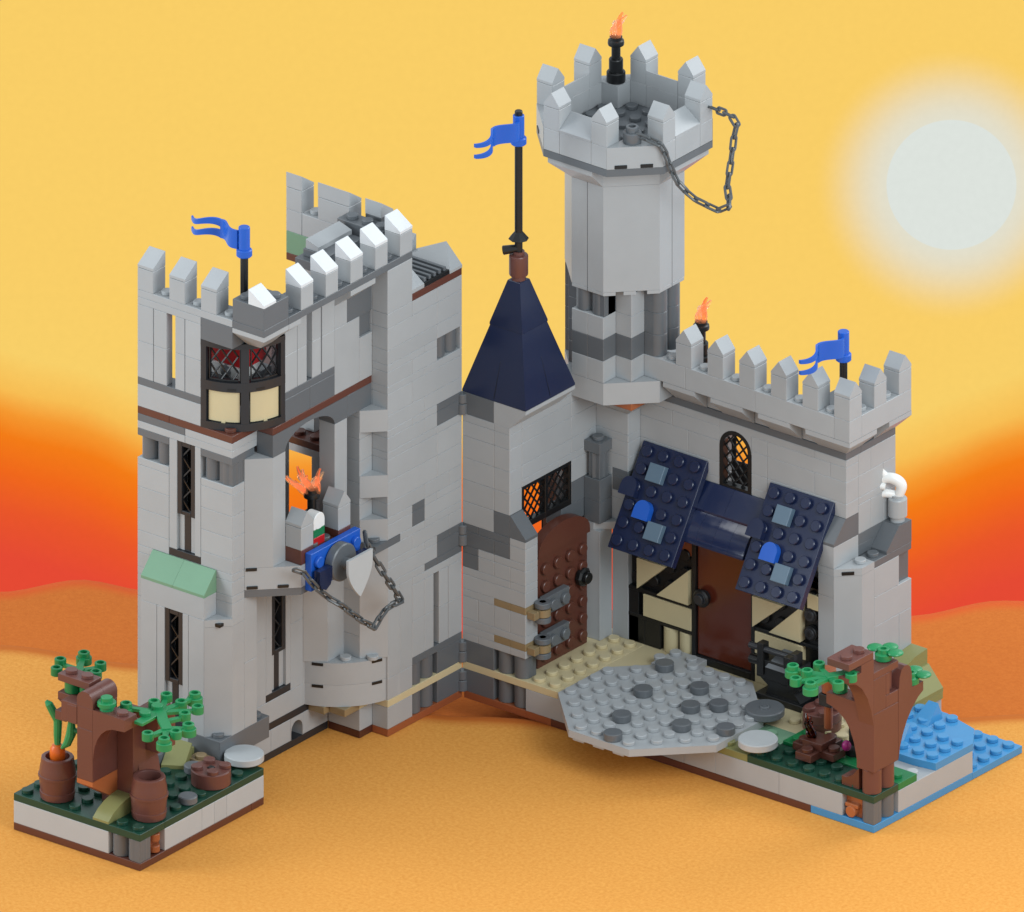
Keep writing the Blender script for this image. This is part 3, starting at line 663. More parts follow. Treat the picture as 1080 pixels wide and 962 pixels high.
def slot(mb, x, y, z, ang): mb.add(MB().box(-.32, .32, -.05, .05, 0, .2, 'black'), Matrix.Translation((x, y, z)) @ Matrix.Rotation(R(ang), 4, 'Z'))
slot(w, 6.5, 4.5, 29.22, 45); slot(w, 7.42, 5.42, 29.22, 45)
slot(w, .55, 5.45, 29.22, -45)
w.prism([(4, 30.4), (4, 30.52), (4.95, 31.2), (5, 31.2), (5, 30.4)], 0, 3, 5, 'lg'); w.prism([(11, 30.4), (11, 31.2), (11.05, 31.2), (12, 30.52), (12, 30.4)], 0, 3, 5, 'lg')
w.prism([(8, 30.4), (8, 30.52), (7.05, 31.2), (7, 31.2), (7, 30.4)], 1, 7, 9, 'lg'); w.prism([(0, 30.4), (0, 30.52), (.95, 31.2), (1, 31.2), (1, 30.4)], 1, 7, 9, 'lg')
w.build('parapet', K)
for u, v, c in ((2, 4, 'rv'), (5, 4, 'rv'), (7, 6, 'ru'), (7, 9, 'ru'), (0, 6, 'ru'), (0, 9, 'ru'), (2, 11, 'rv'), (5, 11, 'rv')): merlon(K, u, v, 30.4, c)
k = MB(); k.lathe(6.55, 5.35, [(.001, 30.4), (.45, 30.4), (.47, 30.45), (.47, 30.95), (.42, 31.0), (.32, 31.0), (.32, 31.25), (.29, 31.28), (.19, 31.28), (.19, 31.0), (.001, 31.0)], c='dg'); k.build('chain_post', K)

# ================================================================ HALL
H = thing('castle_hall', 'long grey hall with half-timbered front, navy studded roof panels and a row of merlons', 'castle building', (12, 9, 0))
w = MB()
wall(w, 'u', 4, 16.98, 8, 9, 8, 12, holes=[(10, 12, 11.2, 14.8)], seed=41, zs=(9.2, 10.4, 11.6), h=20, mn=3, mx=6, patches=[(5, 6.6, 9.2, 11.6, 'dg')])
wall(w, 'u', 4, 18, 8, 9, 12, 15.2, holes=[(10, 12, 11.2, 14.8)], seed=44, zs=(12.8, 14.0), h=20, mn=3, mx=6)
arch_o = [(10, 14.85)]+[(11-1.0*math.cos(math.pi*i/14), 13.8+1.0*math.sin(math.pi*i/14)) for i in range(15)]+[(12, 14.85)]
w.prism(arch_o, 1, 8, 9, 'lg')
w.prism([(5, 7), (5, 8), (5.0, 8)], 2, 8, 9, 'lg')
wall(w, 'v', 9, 12, 17, 18, 10.8, 15.2, seed=42, zs=(14.0, 12.8, 12.4), h=20, mn=1, mx=4)
w.box(5, 18, 8, 9.2, 15.2, 15.6, 'dg'); w.box(17, 18, 9.2, 12, 15.2, 15.6, 'dg')
# corbels
for a, b_ in ((7.2, 9.2), (10.2, 12.2), (13.2, 15.2), (16.2, 18.0)):
    w.prism([(8, 15.6), (7, 16.55), (7, 16.8), (8, 16.8)], 0, a, b_, 'lg')
w.poly([(18, 8, 15.6), (19, 7, 16.55), (19, 7, 16.8), (18, 7, 16.8), (18, 7, 16.55), (19, 9.2, 16.55), (19, 9.2, 16.8), (18, 9.2, 16.8), (18, 9.2, 15.6)], [[0, 4, 1], [0, 1, 5, 8], [4, 3, 2, 1], [1, 2, 6, 5], [5, 6, 7, 8], [0, 8, 7, 3, 4], [2, 3, 7, 6]], 'lg')
w.prism([(18, 15.6), (19, 16.55), (19, 16.8), (18, 16.8)], 1, 10.2, 12, 'lg')
w.box(5, 17.95, 8.05, 9, 15.6, 16.79, 'lg'); w.box(17, 17.95, 9, 12, 15.6, 16.79, 'dg')
w.build('wall', H)
b = MB(); b.box(6, 8.6, 7, 8, 16.8, 18); b.box(8.6, 13, 7, 8, 16.8, 18); b.box(13, 18, 7, 8, 16.8, 18); b.box(18, 19, 7, 8, 16.8, 18); b.box(18, 19, 8, 12, 16.8, 18); b.box(6, 18, 8, 9, 16.8, 17.2); b.box(15, 18, 9, 12, 16.8, 17.2, 'dg')
for u in (7.5, 9.5, 11.5, 13.5, 15.5, 17.5): b.stud(u, 7.5, 18)
for v in (8.5, 10.5): b.stud(18.5, v, 18)
b.build('battlement', H)
for i, u in enumerate((8, 10, 12, 14, 16)): merlon(H, u, 7, 18, 'rv')
for v in (7, 9, 11): merlon(H, 18, v, 18, 'ru')
# arched window
f = MB()
pts = [(10, 11.2), (12, 11.2)]+[(11+1.0*math.cos(math.pi*i/14), 13.8+1.0*math.sin(math.pi*i/14)) for i in range(15)]
inn = [(10.22, 11.75), (11.78, 11.75)]+[(11+.78*math.cos(math.pi*i/14), 13.8+.78*math.sin(math.pi*i/14)) for i in range(15)]
n = len(pts); vs = [(p[0], 7.99, p[1]) for p in pts]+[(p[0], 7.99, p[1]) for p in inn]+[(p[0], 8.4, p[1]) for p in pts]+[(p[0], 8.4, p[1]) for p in inn]
fs = [[i, (i+1) % n, n+(i+1) % n, n+i] for i in range(n)]+[[n+i, n+(i+1) % n, 3*n+(i+1) % n, 3*n+i] for i in range(n)]+[[2*n+i, 3*n+i, 3*n+(i+1) % n, 2*n+(i+1) % n] for i in range(n)]+[[i, 2*n+i, 2*n+(i+1) % n, (i+1) % n] for i in range(n)]
f.poly(vs, fs, 'black'); aw = f.build('arched_window', H)
l = MB(); lattice(l, (10.22, 8.2, 11.75), (1, 0, 0), (0, 0, 1), 1.56, 2.83, step=.55, r=.055, c='black', arch=True); l.build('lattice', aw)
bk = MB(); bk.box(7, 9.3, 10.2, 10.3, 8, 15, 'black'); bk.box(9.3, 11.5, 10.2, 10.3, 8, 11.9, 'black'); bk.build('black_backing', H)  # black panels put behind the glazing bars as the hall's dark interior
# side and corner on the right
w = MB()
w.box(17, 18, 7, 9, 9.6, 10.8); w.prism([(7, 10.8), (7, 10.95), (7.95, 12.0), (9, 12.0), (9, 10.8)], 0, 17, 18, 'dg')
w.prism([(17, 7), (18, 7), (19, 8), (19, 9), (17, 9)], 2, 9.2, 9.6, 'lg')
slot(w, 18.5, 7.5, 9.25, 45)
w.stud(18.5, 8.5, 9.6); w.box(18, 19, 9, 12, 9.2, 9.6, 'dg'); w.stud(18.5, 9.5, 9.6, 'dg')
w.prism([(10, 9.6), (10, 9.75), (11, 10.8), (12, 10.8), (12, 9.6)], 0, 18, 19, 'dg')
for zz in (9.6, 10.2): w.box(17, 18.0, 9, 12, zz, zz+.6, 'dg')
w.box(17, 18.2, 9, 12, 8, 9.55, 'dg'); w.box(17, 18, 7, 9, 8.0, 9.2); w.box(17, 18, 7, 9, 2, 8.0)
w.prism([(18, 7), (19, 8), (19, 9), (18, 9)], 2, 2, 9.2, 'lg')
w.box(18, 19, 9, 11, 7.6, 9.2); w.box(18, 18.8, 11, 12, 7.2, 9.2, 'dg'); w.box(18, 19, 9, 12, 6.0, 7.6); w.box(18, 19, 9, 11, 2.4, 6.0); w.box(18, 19, 11, 12, 2.4, 6.0)
w.build('corner_wall', H)
ch = MB(); ch.lathe(18.5, 11.5, [(.001, 10.8), (.36, 10.8), (.36, 11.05), (.48, 11.1), (.48, 12.0), (.45, 12.05), (.3, 12.07), (.3, 12.2), (.001, 12.2)], c='lg'); chm = ch.build('chimney', H)
# half-timbered front
w = MB(); w.box(5, 9, 7.3, 7.8, 2, 8.4, 'black'); w.box(13, 17, 7.3, 7.8, 2, 8.4, 'black')
for a in (5, 13):
    w.box(a, a+.62, 7.05, 7.4, 2.0, 5.0, 'black') if a == 5 else None
    w.box(a, a+4, 7.02, 7.4, 4.82, 5.02, 'black'); w.box(a, a+4, 7.02, 7.4, 3.38, 3.58, 'black')
    for q in range(4):
        for z in (5.6, 6.6, 7.6): w.cyl((a+q+.5, 7.3, z), (a+q+.5, 7.1, z), .3, c='black', n=18); w.lathe(0, 0, [(0.001, 0)], n=3, c='black') if False else None
w.box(5.0, 6.0, 7.05, 7.4, 2.0, 3.4, 'black'); w.box(6.0, 7.0, 7.05, 7.4, 2.0, 3.4, 'black')
for z in (5.65, 6.65):
    w.cyl((16.5, 7.3, z), (16.5, 6.98, z), .4, c='black', n=20); w.cyl((16.5, 7.3, z), (16.5, 6.9, z), .3, c='iron', n=20); w.cyl((16.5, 7.2, z), (16.5, 6.885, z), .17, c='black', n=16)
w.box(5, 17, 7.3, 7.8, 8.0, 8.4, 'brown')
w.build('timber_frame', H)
e0, e1 = 6.85, 7.32
def pp(fn): p = MB(); fn(p); p.build('plaster_panel', H)
for q in (((5.66, 6.75), (7.5, 6.75), (5.66, 5.06)), ((8.9, 6.95), (8.9, 5.06), (6.9, 5.06)), ((12.95, 6.75), (14.9, 6.75), (12.95, 5.06)), ((15.95, 6.95), (15.95, 5.06), (14.0, 5.06))): pp(lambda p: p.prism(list(q), 1, e0, e1, 'tan'))
pp(lambda p: p.box(5.95, 9, 6.98, e1, 3.6, 4.8, 'tan')); pp(lambda p: p.box(13, 16, 6.98, e1, 3.6, 4.8, 'tan'))
for u in (7.5, 8.5): pp(lambda p: p.cyl((u, 7.45, 2.0), (u, 7.45, 3.36), .47, c='tan', n=20))
pp(lambda p: p.box(13, 14, 7.0, e1, 2, 3.38, 'tan')); pp(lambda p: p.box(15, 16, 7.0, e1, 2, 3.38, 'tan')); pp(lambda p: p.box(16.3, 17, 7, e1, 7.0, 7.8, 'tan'))
d = MB(); d.box(9, 9.25, 7.0, 7.5, 2.0, 8.6, 'black'); d.box(12.75, 13, 7.0, 7.5, 2.0, 8.6, 'black'); d.box(9.25, 12.75, 7.0, 7.5, 2, 2.4, 'black'); d.box(9.25, 12.75, 7.0, 7.5, 8.5, 8.8, 'black')
d.box(8, 9, 7.2, 7.5, 7.6, 8.4, 'rust')
fr = d.build('door_frame', H)
d = MB(); d.box(9.27, 12.73, 7.16, 7.4, 2.42, 8.5, 'doorred'); dd = d.build('door', fr)
d = MB(); d.cyl((9.75, 7.16, 5.7), (9.75, 6.7, 5.7), .36, c='iron', n=20); d.cyl((9.75, 7.0, 5.7), (9.75, 6.72, 5.7), .48, c='black', n=24, chamf=.1); d.cyl((9.75, 6.72, 5.7), (9.75, 6.55, 5.7), .28, c='iron', n=20); d.build('knob', dd)
# sloping roof panels of studded plate
nrm = Vector((0, -4.8, 2.9)).normalized()
def roof_panel(u0, tw):
    loc = Vector((u0, 5, 7.93)); U = Vector((1, 0, 0)); W = Vector((tw, 2.92, 4.78)).normalized(); Nn = U.cross(W).normalized()*1; U = W.cross(Nn).normalized()
    Mt = Matrix(((U.x, W.x, Nn.x, loc.x), (U.y, W.y, Nn.y, loc.y), (U.z, W.z, Nn.z, loc.z), (0, 0, 0, 1)))
    L = 5.6; q = L/6
    m = MB(); m.box(0, 4.05, 0, L, -.4, 0, 'navy')
    for i in range(4):
        for j in range(6):
            if (i, j) in ((1, 4), (1, 2), (2, 1)): continue
            m.stud(.52+i*1.0, q*(j+.5), 0, 'navy')
    o = MB().add(m, Mt).build('roof_panel', H)
    for (i, j) in ((1, 4), (2, 1)):
        t_ = MB(); t_.box(.05+i, 1.0+i, q*j, q*(j+1), .0, .36, 'sblue'); MB().add(t_, Mt).build('slate', o)['label'] = 'grey-blue square tile'
    for (i, j, c) in ((1, 2, 'blue'), (0, 3, 'navy')):
        t_ = MB(); cx = .5+i-(.22 if i == 0 else 0); cy = q*(j+.45)
        pts = [(cx-.48, cy-.5), (cx+.48, cy-.5)]+[(cx+.48*math.cos(math.pi*k_/10), cy+.48*math.sin(math.pi*k_/10)) for k_ in range(11)]
        t_.prism(pts, 2, .02, .4, c); MB().add(t_, Mt).build('round_tile', o)['label'] = ('bright blue' if c == 'blue' else 'navy')+' round-ended tile'
roof_panel(5.25, 0.0); roof_panel(13.3, -.05)
m = MB()
for a in (9, 11): m.prism([(8, 11.6), (7.95, 11.6), (7.0, 10.5), (7.0, 10.4), (8, 10.4)], 0, a, a+2, 'glossnavy')
cv = [(7.0, 10.38), (6.62, 10.06), (6.3, 9.68), (6.1, 9.3), (6.02, 9.12), (6.02, 9.0), (6.5, 9.0), (7.2, 9.8), (7.2, 10.38)]
for a in (9, 10, 11, 12): m.prism(cv, 0, a, a+1, 'glossnavy')
m.build('porch_roof', H)

# ================================================================ COURTYARD BASE
Cb = thing('courtyard_base', 'low tan, green and brown baseplate in front of the half-timbered hall', 'base', (14, 3, 0))
b = MB()
b.box(.1, 4, 0, 12, 0, .4, 'rust'); b.box(4, 5.6, 0, 12, 0, .4, 'rust'); b.box(5.6, 22, 0, 8, 0, .4, 'vbrown'); b.build('bottom_plate', Cb)
b = MB(); b.box(4, 9, 0, 1, .4, 1.6); b.box(9, 14, 0, 1, .4, 1.6); b.box(14, 16, 0, 1, .4, 1.6); b.box(16, 20, 0, 1, .4, 1.6); b.box(20, 24, 0, 1, .4, 1.6)
b.box(24, 25, .35, 1, .4, 1.6, 'nougat'); b.cyl((24.5, .4, .75), (24.5, .0, .75), .3, c='nougat'); b.box(24.1, 24.9, .1, .4, .95, 1.15, 'nougat')
for u, v in ((25.5, .5), (25.5, 1.5)): b.cyl((u, v, .4), (u, v, 1.6), .48, c='dg', n=20)
b.box(25.45, 25.97, .03, .55, .4, 1.6, 'dg'); b.box(25, 26, 2, 8, .4, 1.6, 'lg'); b.box(19, 20.9, 8, 12, .4, 1.6, 'lg'); b.box(4, 25, 1, 8, .4, 1.6, 'lg'); b.build('course', Cb)
b = MB(); b.box(e, 6, 0, 7.6, 1.6, 2.0, 'tan'); b.box(6, 16, 0, 7.6, 1.6, 2.0, 'tan'); b.box(16, 21, 3.5, 8, 1.6, 2.0, 'tan')
b.studs([4.5, 5.5], [.5, 1.5, 2.5, 3.5, 4.5, 5.5, 6.5], 2.0, 'tan'); b.studs([17.5, 18.5, 19.5, 20.5], [4.5, 5.5, 6.5], 2.0, 'tan'); b.build('sand_plate', Cb)['label'] = 'tan studded plate by the doors'
b = MB(); b.box(16, 18, 0, 2, 1.6, 2.0, 'olive'); b.stud(16.5, .5, 2, 'olive'); b.stud(16.5, 1.5, 2, 'olive'); b.box(16.5, 18.5, 2, 3.5, 1.6, 2.0, 'sgreen'); b.stud(17.5, 2.6, 2, 'sgreen')
b.box(18, 26, 0, 2, 1.6, 2.0, 'dgreen'); b.box(18.5, 24, 2, 4, 1.6, 2.0, 'dgreen'); b.box(18.6, 21, 2.1, 4, 2.0, 2.2, 'green'); b.studs([19.2, 20.2], [2.6, 3.5], 2.2, 'green')
b.studs([18.5, 19.5, 20.5, 21.5, 22.5, 23.5, 24.5], [.5, 1.5], 2.0, 'dgreen'); b.box(24, 26, 2.0, 3.5, 1.6, 2.0, 'green'); b.studs([25.4], [2.6], 2, 'green'); b.box(22, 24, 2, 4, 2.0, 2.15, 'green'); b.build('grass_plate', Cb)['label'] = 'dark green and olive plates along the front edge'
# cobbled plate
P = thing('cobbled_patio', 'large light grey eight-sided studded plate before the two doors', 'paving', (11.6, 1.2, 2.0))
b = MB(); oc = octo(6.6, -3.8, 10, 10, 3.1); b.prism(oc, 2, 2.0, 2.4, 'lg'); b.box(8, 10, 5, 7, 2.0, 2.35, 'lg')
dark = {(9.1, 4.7), (10.1, 1.7), (12.1, 3.7), (13.1, 1.7), (14.1, 2.7), (11.1, -1.3), (14.1, -.3), (16.1, .7), (12.1, -3.3)}
for i in range(10):
    for j in range(10):
        u, v = 7.1+i, -3.3+j
        if min(i, 9-i)+min(j, 9-j) < 3-.5: continue
        if any(abs(u-a)+abs(v-c) < .1 for a, c in dark): continue
        b.stud(u, v, 2.4, 'lg')
b.stud(8.1, 5.6, 2.35); b.stud(9.5, 6.4, 2.35); b.stud(8.4, 6.5, 2.35)
for q in (0.15, .5, .85): x = 9.7+3.6*q; b.box(x-.35, x+.35, -3.74, -3.4, 1.86, 2.0, 'lg')
b.build('plate', P)
labs = {(9.1, 4.7): 'beside the tan plate near the timbered panel', (10.1, 1.7): 'left of middle on the patio plate', (12.1, 3.7): 'nearest the reddish hall door', (13.1, 1.7): 'at the middle of the patio plate', (14.1, 2.7): 'right of the middle one, towards the forge',
        (11.1, -1.3): 'on the left half, second from the front edge', (14.1, -.3): 'front centre, below the middle pair', (16.1, .7): 'closest to the big white disc', (12.1, -3.3): 'at the front left edge of the patio'}
for (u, v), t_ in labs.items():
    m = MB(); m.cyl((u, v, 2.4), (u, v, 2.8), .48, c='dg', n=28); o = m.build('round_cobble', loc=(u, v, 2.4)); tag(o, 'small dark grey round stone '+t_, 'paving stone', 'dark round stones on the patio')

# ================================================================ POND
W = thing('pond', 'stepped bright blue studded water plates at the right corner', 'pond', (24, 6, 0))
b = MB(); b.box(22, 26, 0, 8, 0, .4, 'water'); b.box(21, 26, 8, 12, 0, .4, 'water'); b.studs([21.5, 22.5, 23.5, 24.5, 25.5], [8.5, 9.5, 10.5, 11.5], .4, 'water'); b.build('lower_water', W)
b = MB(); b.prism([(21, 4.8), (24.7, 4.8), (26, 5.0), (26, 8), (25, 9.4), (22.8, 10), (20.5, 10)], 2, 1.6, 2.0, 'water')
b.studs([21.5, 22.5, 23.5, 24.5, 25.4], [5.5, 6.5, 7.5], 2.0, 'water'); b.studs([21.5, 22.5, 23.5], [8.5, 9.5], 2.0, 'water')
b.poly([(22, 8.2, 2.0), (23, 8.2, 2.0), (23, 9.4, 2.0), (22, 9.4, 2.0), (22.2, 9.3, 2.8), (22.8, 9.3, 2.8)], [[0, 1, 5, 4], [1, 2, 5], [2, 3, 4, 5], [3, 0, 4]], 'water')
b.poly([(22.4, 5.6, 2.0), (23.4, 5.6, 2.0), (23.4, 6.6, 2.0), (22.4, 6.6, 2.0), (22.6, 6.5, 2.8), (23.2, 6.5, 2.8)], [[0, 1, 5, 4], [1, 2, 5], [2, 3, 4, 5], [3, 0, 4]], 'water')
b.stud(25.3, 4.0, 1.6, 'silver')
b.build('upper_water', W)
# olive rocks behind
Rk = MB(); Rk.box(19, 20, 8, 12, 1.6, 2.8, 'olive'); Rk.box(19, 21, 8, 12, 1.55, 1.95, 'olive'); Rk.prism([(19.9, 3.2), (20.1, 3.2), (21, 2.15), (21, 1.95), (19.9, 1.95)], 1, 8.6, 12, 'olive')
Rk.prism([(12, 4.0), (11, 3.9), (10, 3.55), (9.2, 3.0), (8.9, 2.8), (12, 2.8)], 0, 19, 20, 'olive')
tag(Rk.build('rock', loc=(20, 10, 1.6)), 'olive stepped rock slope beside the hall corner above the pond', 'rock')

# ================================================================ LEFT GARDEN
A_ = thing('garden_base', 'green studded garden base on pale bricks with brown underside, left of the castle', 'base', (-4, -21, 0))
b = MB(); b.box(-8, 0, -26, -22, 0, .4, 'vbrown'); b.box(-8, 0, -22, -17, 0, .4, 'vbrown'); b.box(-8, 0, -17, -16, 0, .4, 'vbrown'); b.box(-8, -4, -16, -4, 0, .4, 'vbrown'); b.build('bottom_plate', A_)
b = MB(); b.box(-8, -2, -26, -25, .4, 1.6, 'silver')
for u, v in ((-1.5, -25.5), (-.5, -25.5)): b.cyl((u, v, .4), (u, v, 1.6), .48, c='dg', n=20)
b.box(-.6, -.03, -25.97, -25.1, .4, 1.6, 'dg')
b.box(-1, -.35, -25, -24, .4, 1.6, 'rust'); b.cyl((-.3, -24.5, .5), (-.3, -24.5, .85), .3, c='rust'); b.cyl((-.3, -24.5, 1.1), (-.3, -24.5, 1.5), .3, c='rust')
for a, c_ in ((-24, -21), (-21, -20), (-20, -19), (-19, -16)): b.box(-1, 0, a, c_, .4, 1.6, 'silver')
b.box(-8, -1, -25, -16, .4, 1.6, 'lg'); b.build('course', A_)
b = MB(); b.box(-8, 0, -26, -24, 1.6, 2, 'dgreen'); b.box(-8, 0, -24, -16, 1.6, 2, 'dgreen')
for i in range(8):
    for j in range(10):
        u, v = -7.5+i, -25.5+j
        if (u+6)**2+(v+25)**2 < 1 or (u+1)**2+(v+24)**2 < 1 or (u+1)**2+(v+19)**2 < 1 or (u+1.1)**2+(v+16.2)**2 < 1 or (u in (-2.5,) and v < -24) or (u in (-3.5, -2.5) and v < -22) or (u, v) in ((-2.5, -18.5), (-.5, -21.5)): continue
        b.stud(u, v, 2, 'dgreen')
b.build('grass_plate', A_)
def barrel(u, v, label):
    b = MB(); z = 2.0; pr = [(0.001, 0), (.80, 0), (.86, .05), (.9, .32), (.9, .42), (.86, .44), (.9, .8), (.93, 1.1), (.93, 1.2), (.98, 1.2), (.98, 1.32), (.93, 1.34), (.9, 1.7), (.84, 2.0), (.84, 2.08), (.82, 2.22), (.78, 2.25), (.62, 2.25), (.6, 2.2), (.6, 1.3), (.001, 1.3)]
    b.lathe(u, v, [(r, z+h) for r, h in pr], n=16, c='brown'); o = b.build('barrel', loc=(u, v, 2)); return tag(o, label, 'barrel', 'brown barrels in the garden')
barrel(-6, -25, 'brown barrel at the far left with a carrot standing in it'); barrel(-1, -24, 'open empty brown barrel at the near corner of the left garden')
c_ = thing('carrot', 'orange carrot with green stalk standing in the left barrel', 'vegetable', (-6, -25, 3.3))
m = MB(); m.lathe(-6, -25, [(.001, 3.2), (.2, 3.3), (.36, 3.9), (.4, 4.4), (.38, 4.65), (.28, 4.85), (.12, 4.92), (.001, 4.92)], n=20, c='orange'); m.build('root', c_)
m = MB(); m.tube([(-6, -25, 4.85), (-6, -25, 5.4), (-5.98, -25, 6.1), (-6.0, -25, 6.4)], .2, c='lgreen', taper=[.16, .2, .22, .2], n=10); m.tube([(-6, -25, 6.2), (-6.15, -25.1, 6.6), (-6.35, -25.25, 7.1), (-6.5, -25.3, 7.25)], .15, c='lgreen', taper=[.2, .22, .2, .08], n=10)
m.tube([(-6, -25, 6.2), (-5.8, -24.8, 6.55), (-5.55, -24.6, 6.75), (-5.3, -24.4, 6.8)], .15, c='lgreen', taper=[.2, .17, .14, .1], n=10); m.build('stalk', c_)
v_ = MB(); v_.tube([(-4.9, -25.2, 7.6), (-4.95, -25.2, 6.6), (-5.0, -25.2, 5.8), (-5.15, -25.3, 5.3), (-5.4, -25.45, 5.0)], .2, c='lgreen', taper=[.16, .17, .26, .22, .07], n=10); v_.tube([(-4.95, -25.2, 6.1), (-4.6, -25.0, 5.95), (-4.35, -24.8, 6.1)], .1, c='lgreen', taper=[.17, .12, .1], n=8)
tag(v_.build('vine', loc=(-5, -25.2, 5)), 'green vine hanging from the left tree behind the carrot', 'plant')
def leaves(parent, knobs, spine, z, c='green', extra=(), th=.17, studsl=()):
    """flat branching foliage piece: arms running out to little hollow cups"""
    m = MB()
    zz = z
    for ki, (u, v, big) in enumerate(knobs):
        z = zz-.012*(ki % 6)-.01
        m.hstud(u, v, z-.2, c, r=.3, h=.42)
        if big: m.hstud(u, v, z-.42, c, r=.4, h=.38)
        best = min(spine, key=lambda s_: (s_[0]-u)**2+(s_[1]-v)**2); d = Vector((u-best[0], v-best[1], 0)); L = max(d.length-.22, .1); d.normalize(); s2 = Vector((-d.y, d.x, 0))
        a = Vector((best[0], best[1], 0)); wv = .2
        m.poly([tuple(a+s2*wv+Vector((0, 0, z-.16))), tuple(a-s2*wv+Vector((0, 0, z-.16))), tuple(a+d*L-s2*.12+Vector((0, 0, z-.16))), tuple(a+d*L+s2*.12+Vector((0, 0, z-.16))),
                tuple(a+s2*wv+Vector((0, 0, z))), tuple(a-s2*wv+Vector((0, 0, z))), tuple(a+d*L-s2*.12+Vector((0, 0, z))), tuple(a+d*L+s2*.12+Vector((0, 0, z)))],
               [[3, 2, 1, 0], [4, 5, 6, 7], [0, 1, 5, 4], [1, 2, 6, 5], [2, 3, 7, 6], [3, 0, 4, 7]], c)
    z = zz
    for si, (a, b_) in enumerate(zip(spine, spine[1:])):
        d = Vector((b_[0]-a[0], b_[1]-a[1], 0)); L = d.length; ang = math.atan2(d.y, d.x)
        m.add(MB().box(-.2, L+.2, -.27, .27, -.17, .012, c), Matrix.Translation((a[0], a[1], z+.013*si)) @ Matrix.Rotation(ang, 4, 'Z'))
    for (u, v) in studsl: m.stud(u, v, z, c)
    return m.build('leaves', parent)
T1 = thing('tree', 'brown brick tree with arched trunk in the left garden, leaves reaching towards the gatehouse', 'tree', (-3, -24, 2))
m = MB()
m.box(-4, -2, -24, -22, 2, 6.7, 'brown'); m.box(-4, -3, -26, -24, 6.8, 8.0, 'brown'); m.box(-4, -3, -26, -24, 4.0, 6.8, 'brown')
pts = [(-3, 8.0), (-1, 8.0), (-1, 7.35), (-1.5, 7.3)]+[(-1.55-1.42*math.sin(R(a)), 5.3+2.0*math.cos(R(a))) for a in (10, 25, 40, 55, 70, 85)]+[(-3, 5.2)]
m.prism(pts, 1, -26, -25, 'brown')
m.box(-2, -1, -24, -22.4, 7.2, 7.6, 'brown')
m.prism([(-2.6, 2.0), (-2, 2.0), (-1.55, 2.0), (-2, 4.4), (-2.6, 5)], 1, -23.6, -22, 'brown'); m.box(-2, -1.2, -23, -21.6, 5.0, 7.2, 'brown')
m.build('trunk', T1)
m = MB(); m.prism([(-26, 3.9), (-26, 3.75), (-24, 2.4), (-24, 4.0), (-26, 4.0)], 0, -4, -3, 'nougat'); m.build('inner_wood', T1)['label'] = 'light brown wedge of bare wood'
m = MB(); q = [( -4, 8.0), (-3, 8.0), (-3, 8.25)]+[(-3.5+.5*math.cos(R(a)), 8.35+.5*math.sin(R(a))) for a in range(0, 181, 20)]+[(-4, 8.25)]
m.prism(q, 1, -26, -25, 'brown'); m.prism(q, 1, -25, -24, 'brown'); m.build('log', T1); m = MB(); m.stud(-1.5, -25.5, 8.0, 'brown'); m.build('stud', T1); m = MB()
m.box(-5, -4, -26, -25.2, 6.9, 8.0, 'brown'); m.box(-4.6, -4.0, -26.02, -25.4, 6.9, 7.9, 'brown')
m.box(-6, -4, -25, -24, 8.4, 8.8, 'brown'); m.studs([-5.5, -4.5], [-24.5], 8.8, 'brown')
m.box(-6, -4.2, -25, -24, 7.4, 7.8, 'brown'); m.prism([(-6, 7.4), (-5.2, 6.9), (-4.4, 6.9), (-4.4, 7.4)], 1, -25, -24, 'brown'); m.box(-5.7, -5, -25.6, -24.8, 6.6, 7.1, 'brown')
m.build('branch', T1); m = MB(); m.cyl((-5.4, -24.5, 7.8), (-5.4, -24.5, 8.4), .44, c='green'); m.cyl((-4.5, -24.5, 7.8), (-4.5, -24.5, 8.4), .4, c='green'); m.build('bud', T1)
leaves(T1, [(-6.76, -21.9, 1), (-7.23, -23.2, 0), (-6.76, -24.1, 0), (-5.4, -22.3, 0), (-4.98, -23.2, 0)], [(-5.7, -24.3), (-6.0, -23.3)], 8.4)
leaves(T1, [(-1.31, -22.2, 0), (-1.31, -23.2, 0), (-.3, -21.2, 1), (.74, -22.3, 0), (.71, -23.3, 0), (-.3, -22.3, 0), (1.72, -24.3, 1), (1.71, -25.3, 0), (1.75, -26.3, 1), (.72, -26.3, 0), (-2.3, -24.2, 1)], [(-.6, -25.2), (-.6, -23.6), (.2, -24.4), (.9, -25.0)], 7.8, c='lgreen', studsl=[(-.87, -23.5), (-.86, -24.5)])
m = MB(); m.lathe(-2.5, -25.5, [(.001, 8.0), (.36, 8.0), (.36, 8.22), (.48, 8.24), (.48, 8.42), (.44, 8.46), (.3, 8.46), (.3, 8.68), (.27, 8.7), (.001, 8.7)], c='lgreen'); m.build('bud', T1)
def tile(name, u, v, z, r, h, c, label, cat='paving stone', extra=None, group=None):
    m = MB(); m.cyl((u, v, z), (u, v, z+h), r, c=c, n=40 if r > .6 else 24, chamf=.05)
    if extra: extra(m)
    return tag(m.build(name, loc=(u, v, z)), label, cat, group)
tile('stepping_stone', -1.1, -16.2, 2.2, 1.0, .4, 'silver', 'large pale round disc in front of the gatehouse plinth')
tile('round_stone', -2.5, -18.5, 2.0, .48, .4, 'dg', 'small grey round stone partly behind the brown tree stump', group='grey stones in the left garden')
tile('round_stone', -.5, -21.5, 2.0, .48, .4, 'dg', 'small grey round stone between the stump and the open barrel', group='grey stones in the left garden')
tile('round_stone', -4.6, -19.0, 2.0, .48, .7, 'dg', 'grey round stone under the leaves beside the olive rock', group='grey stones in the left garden')
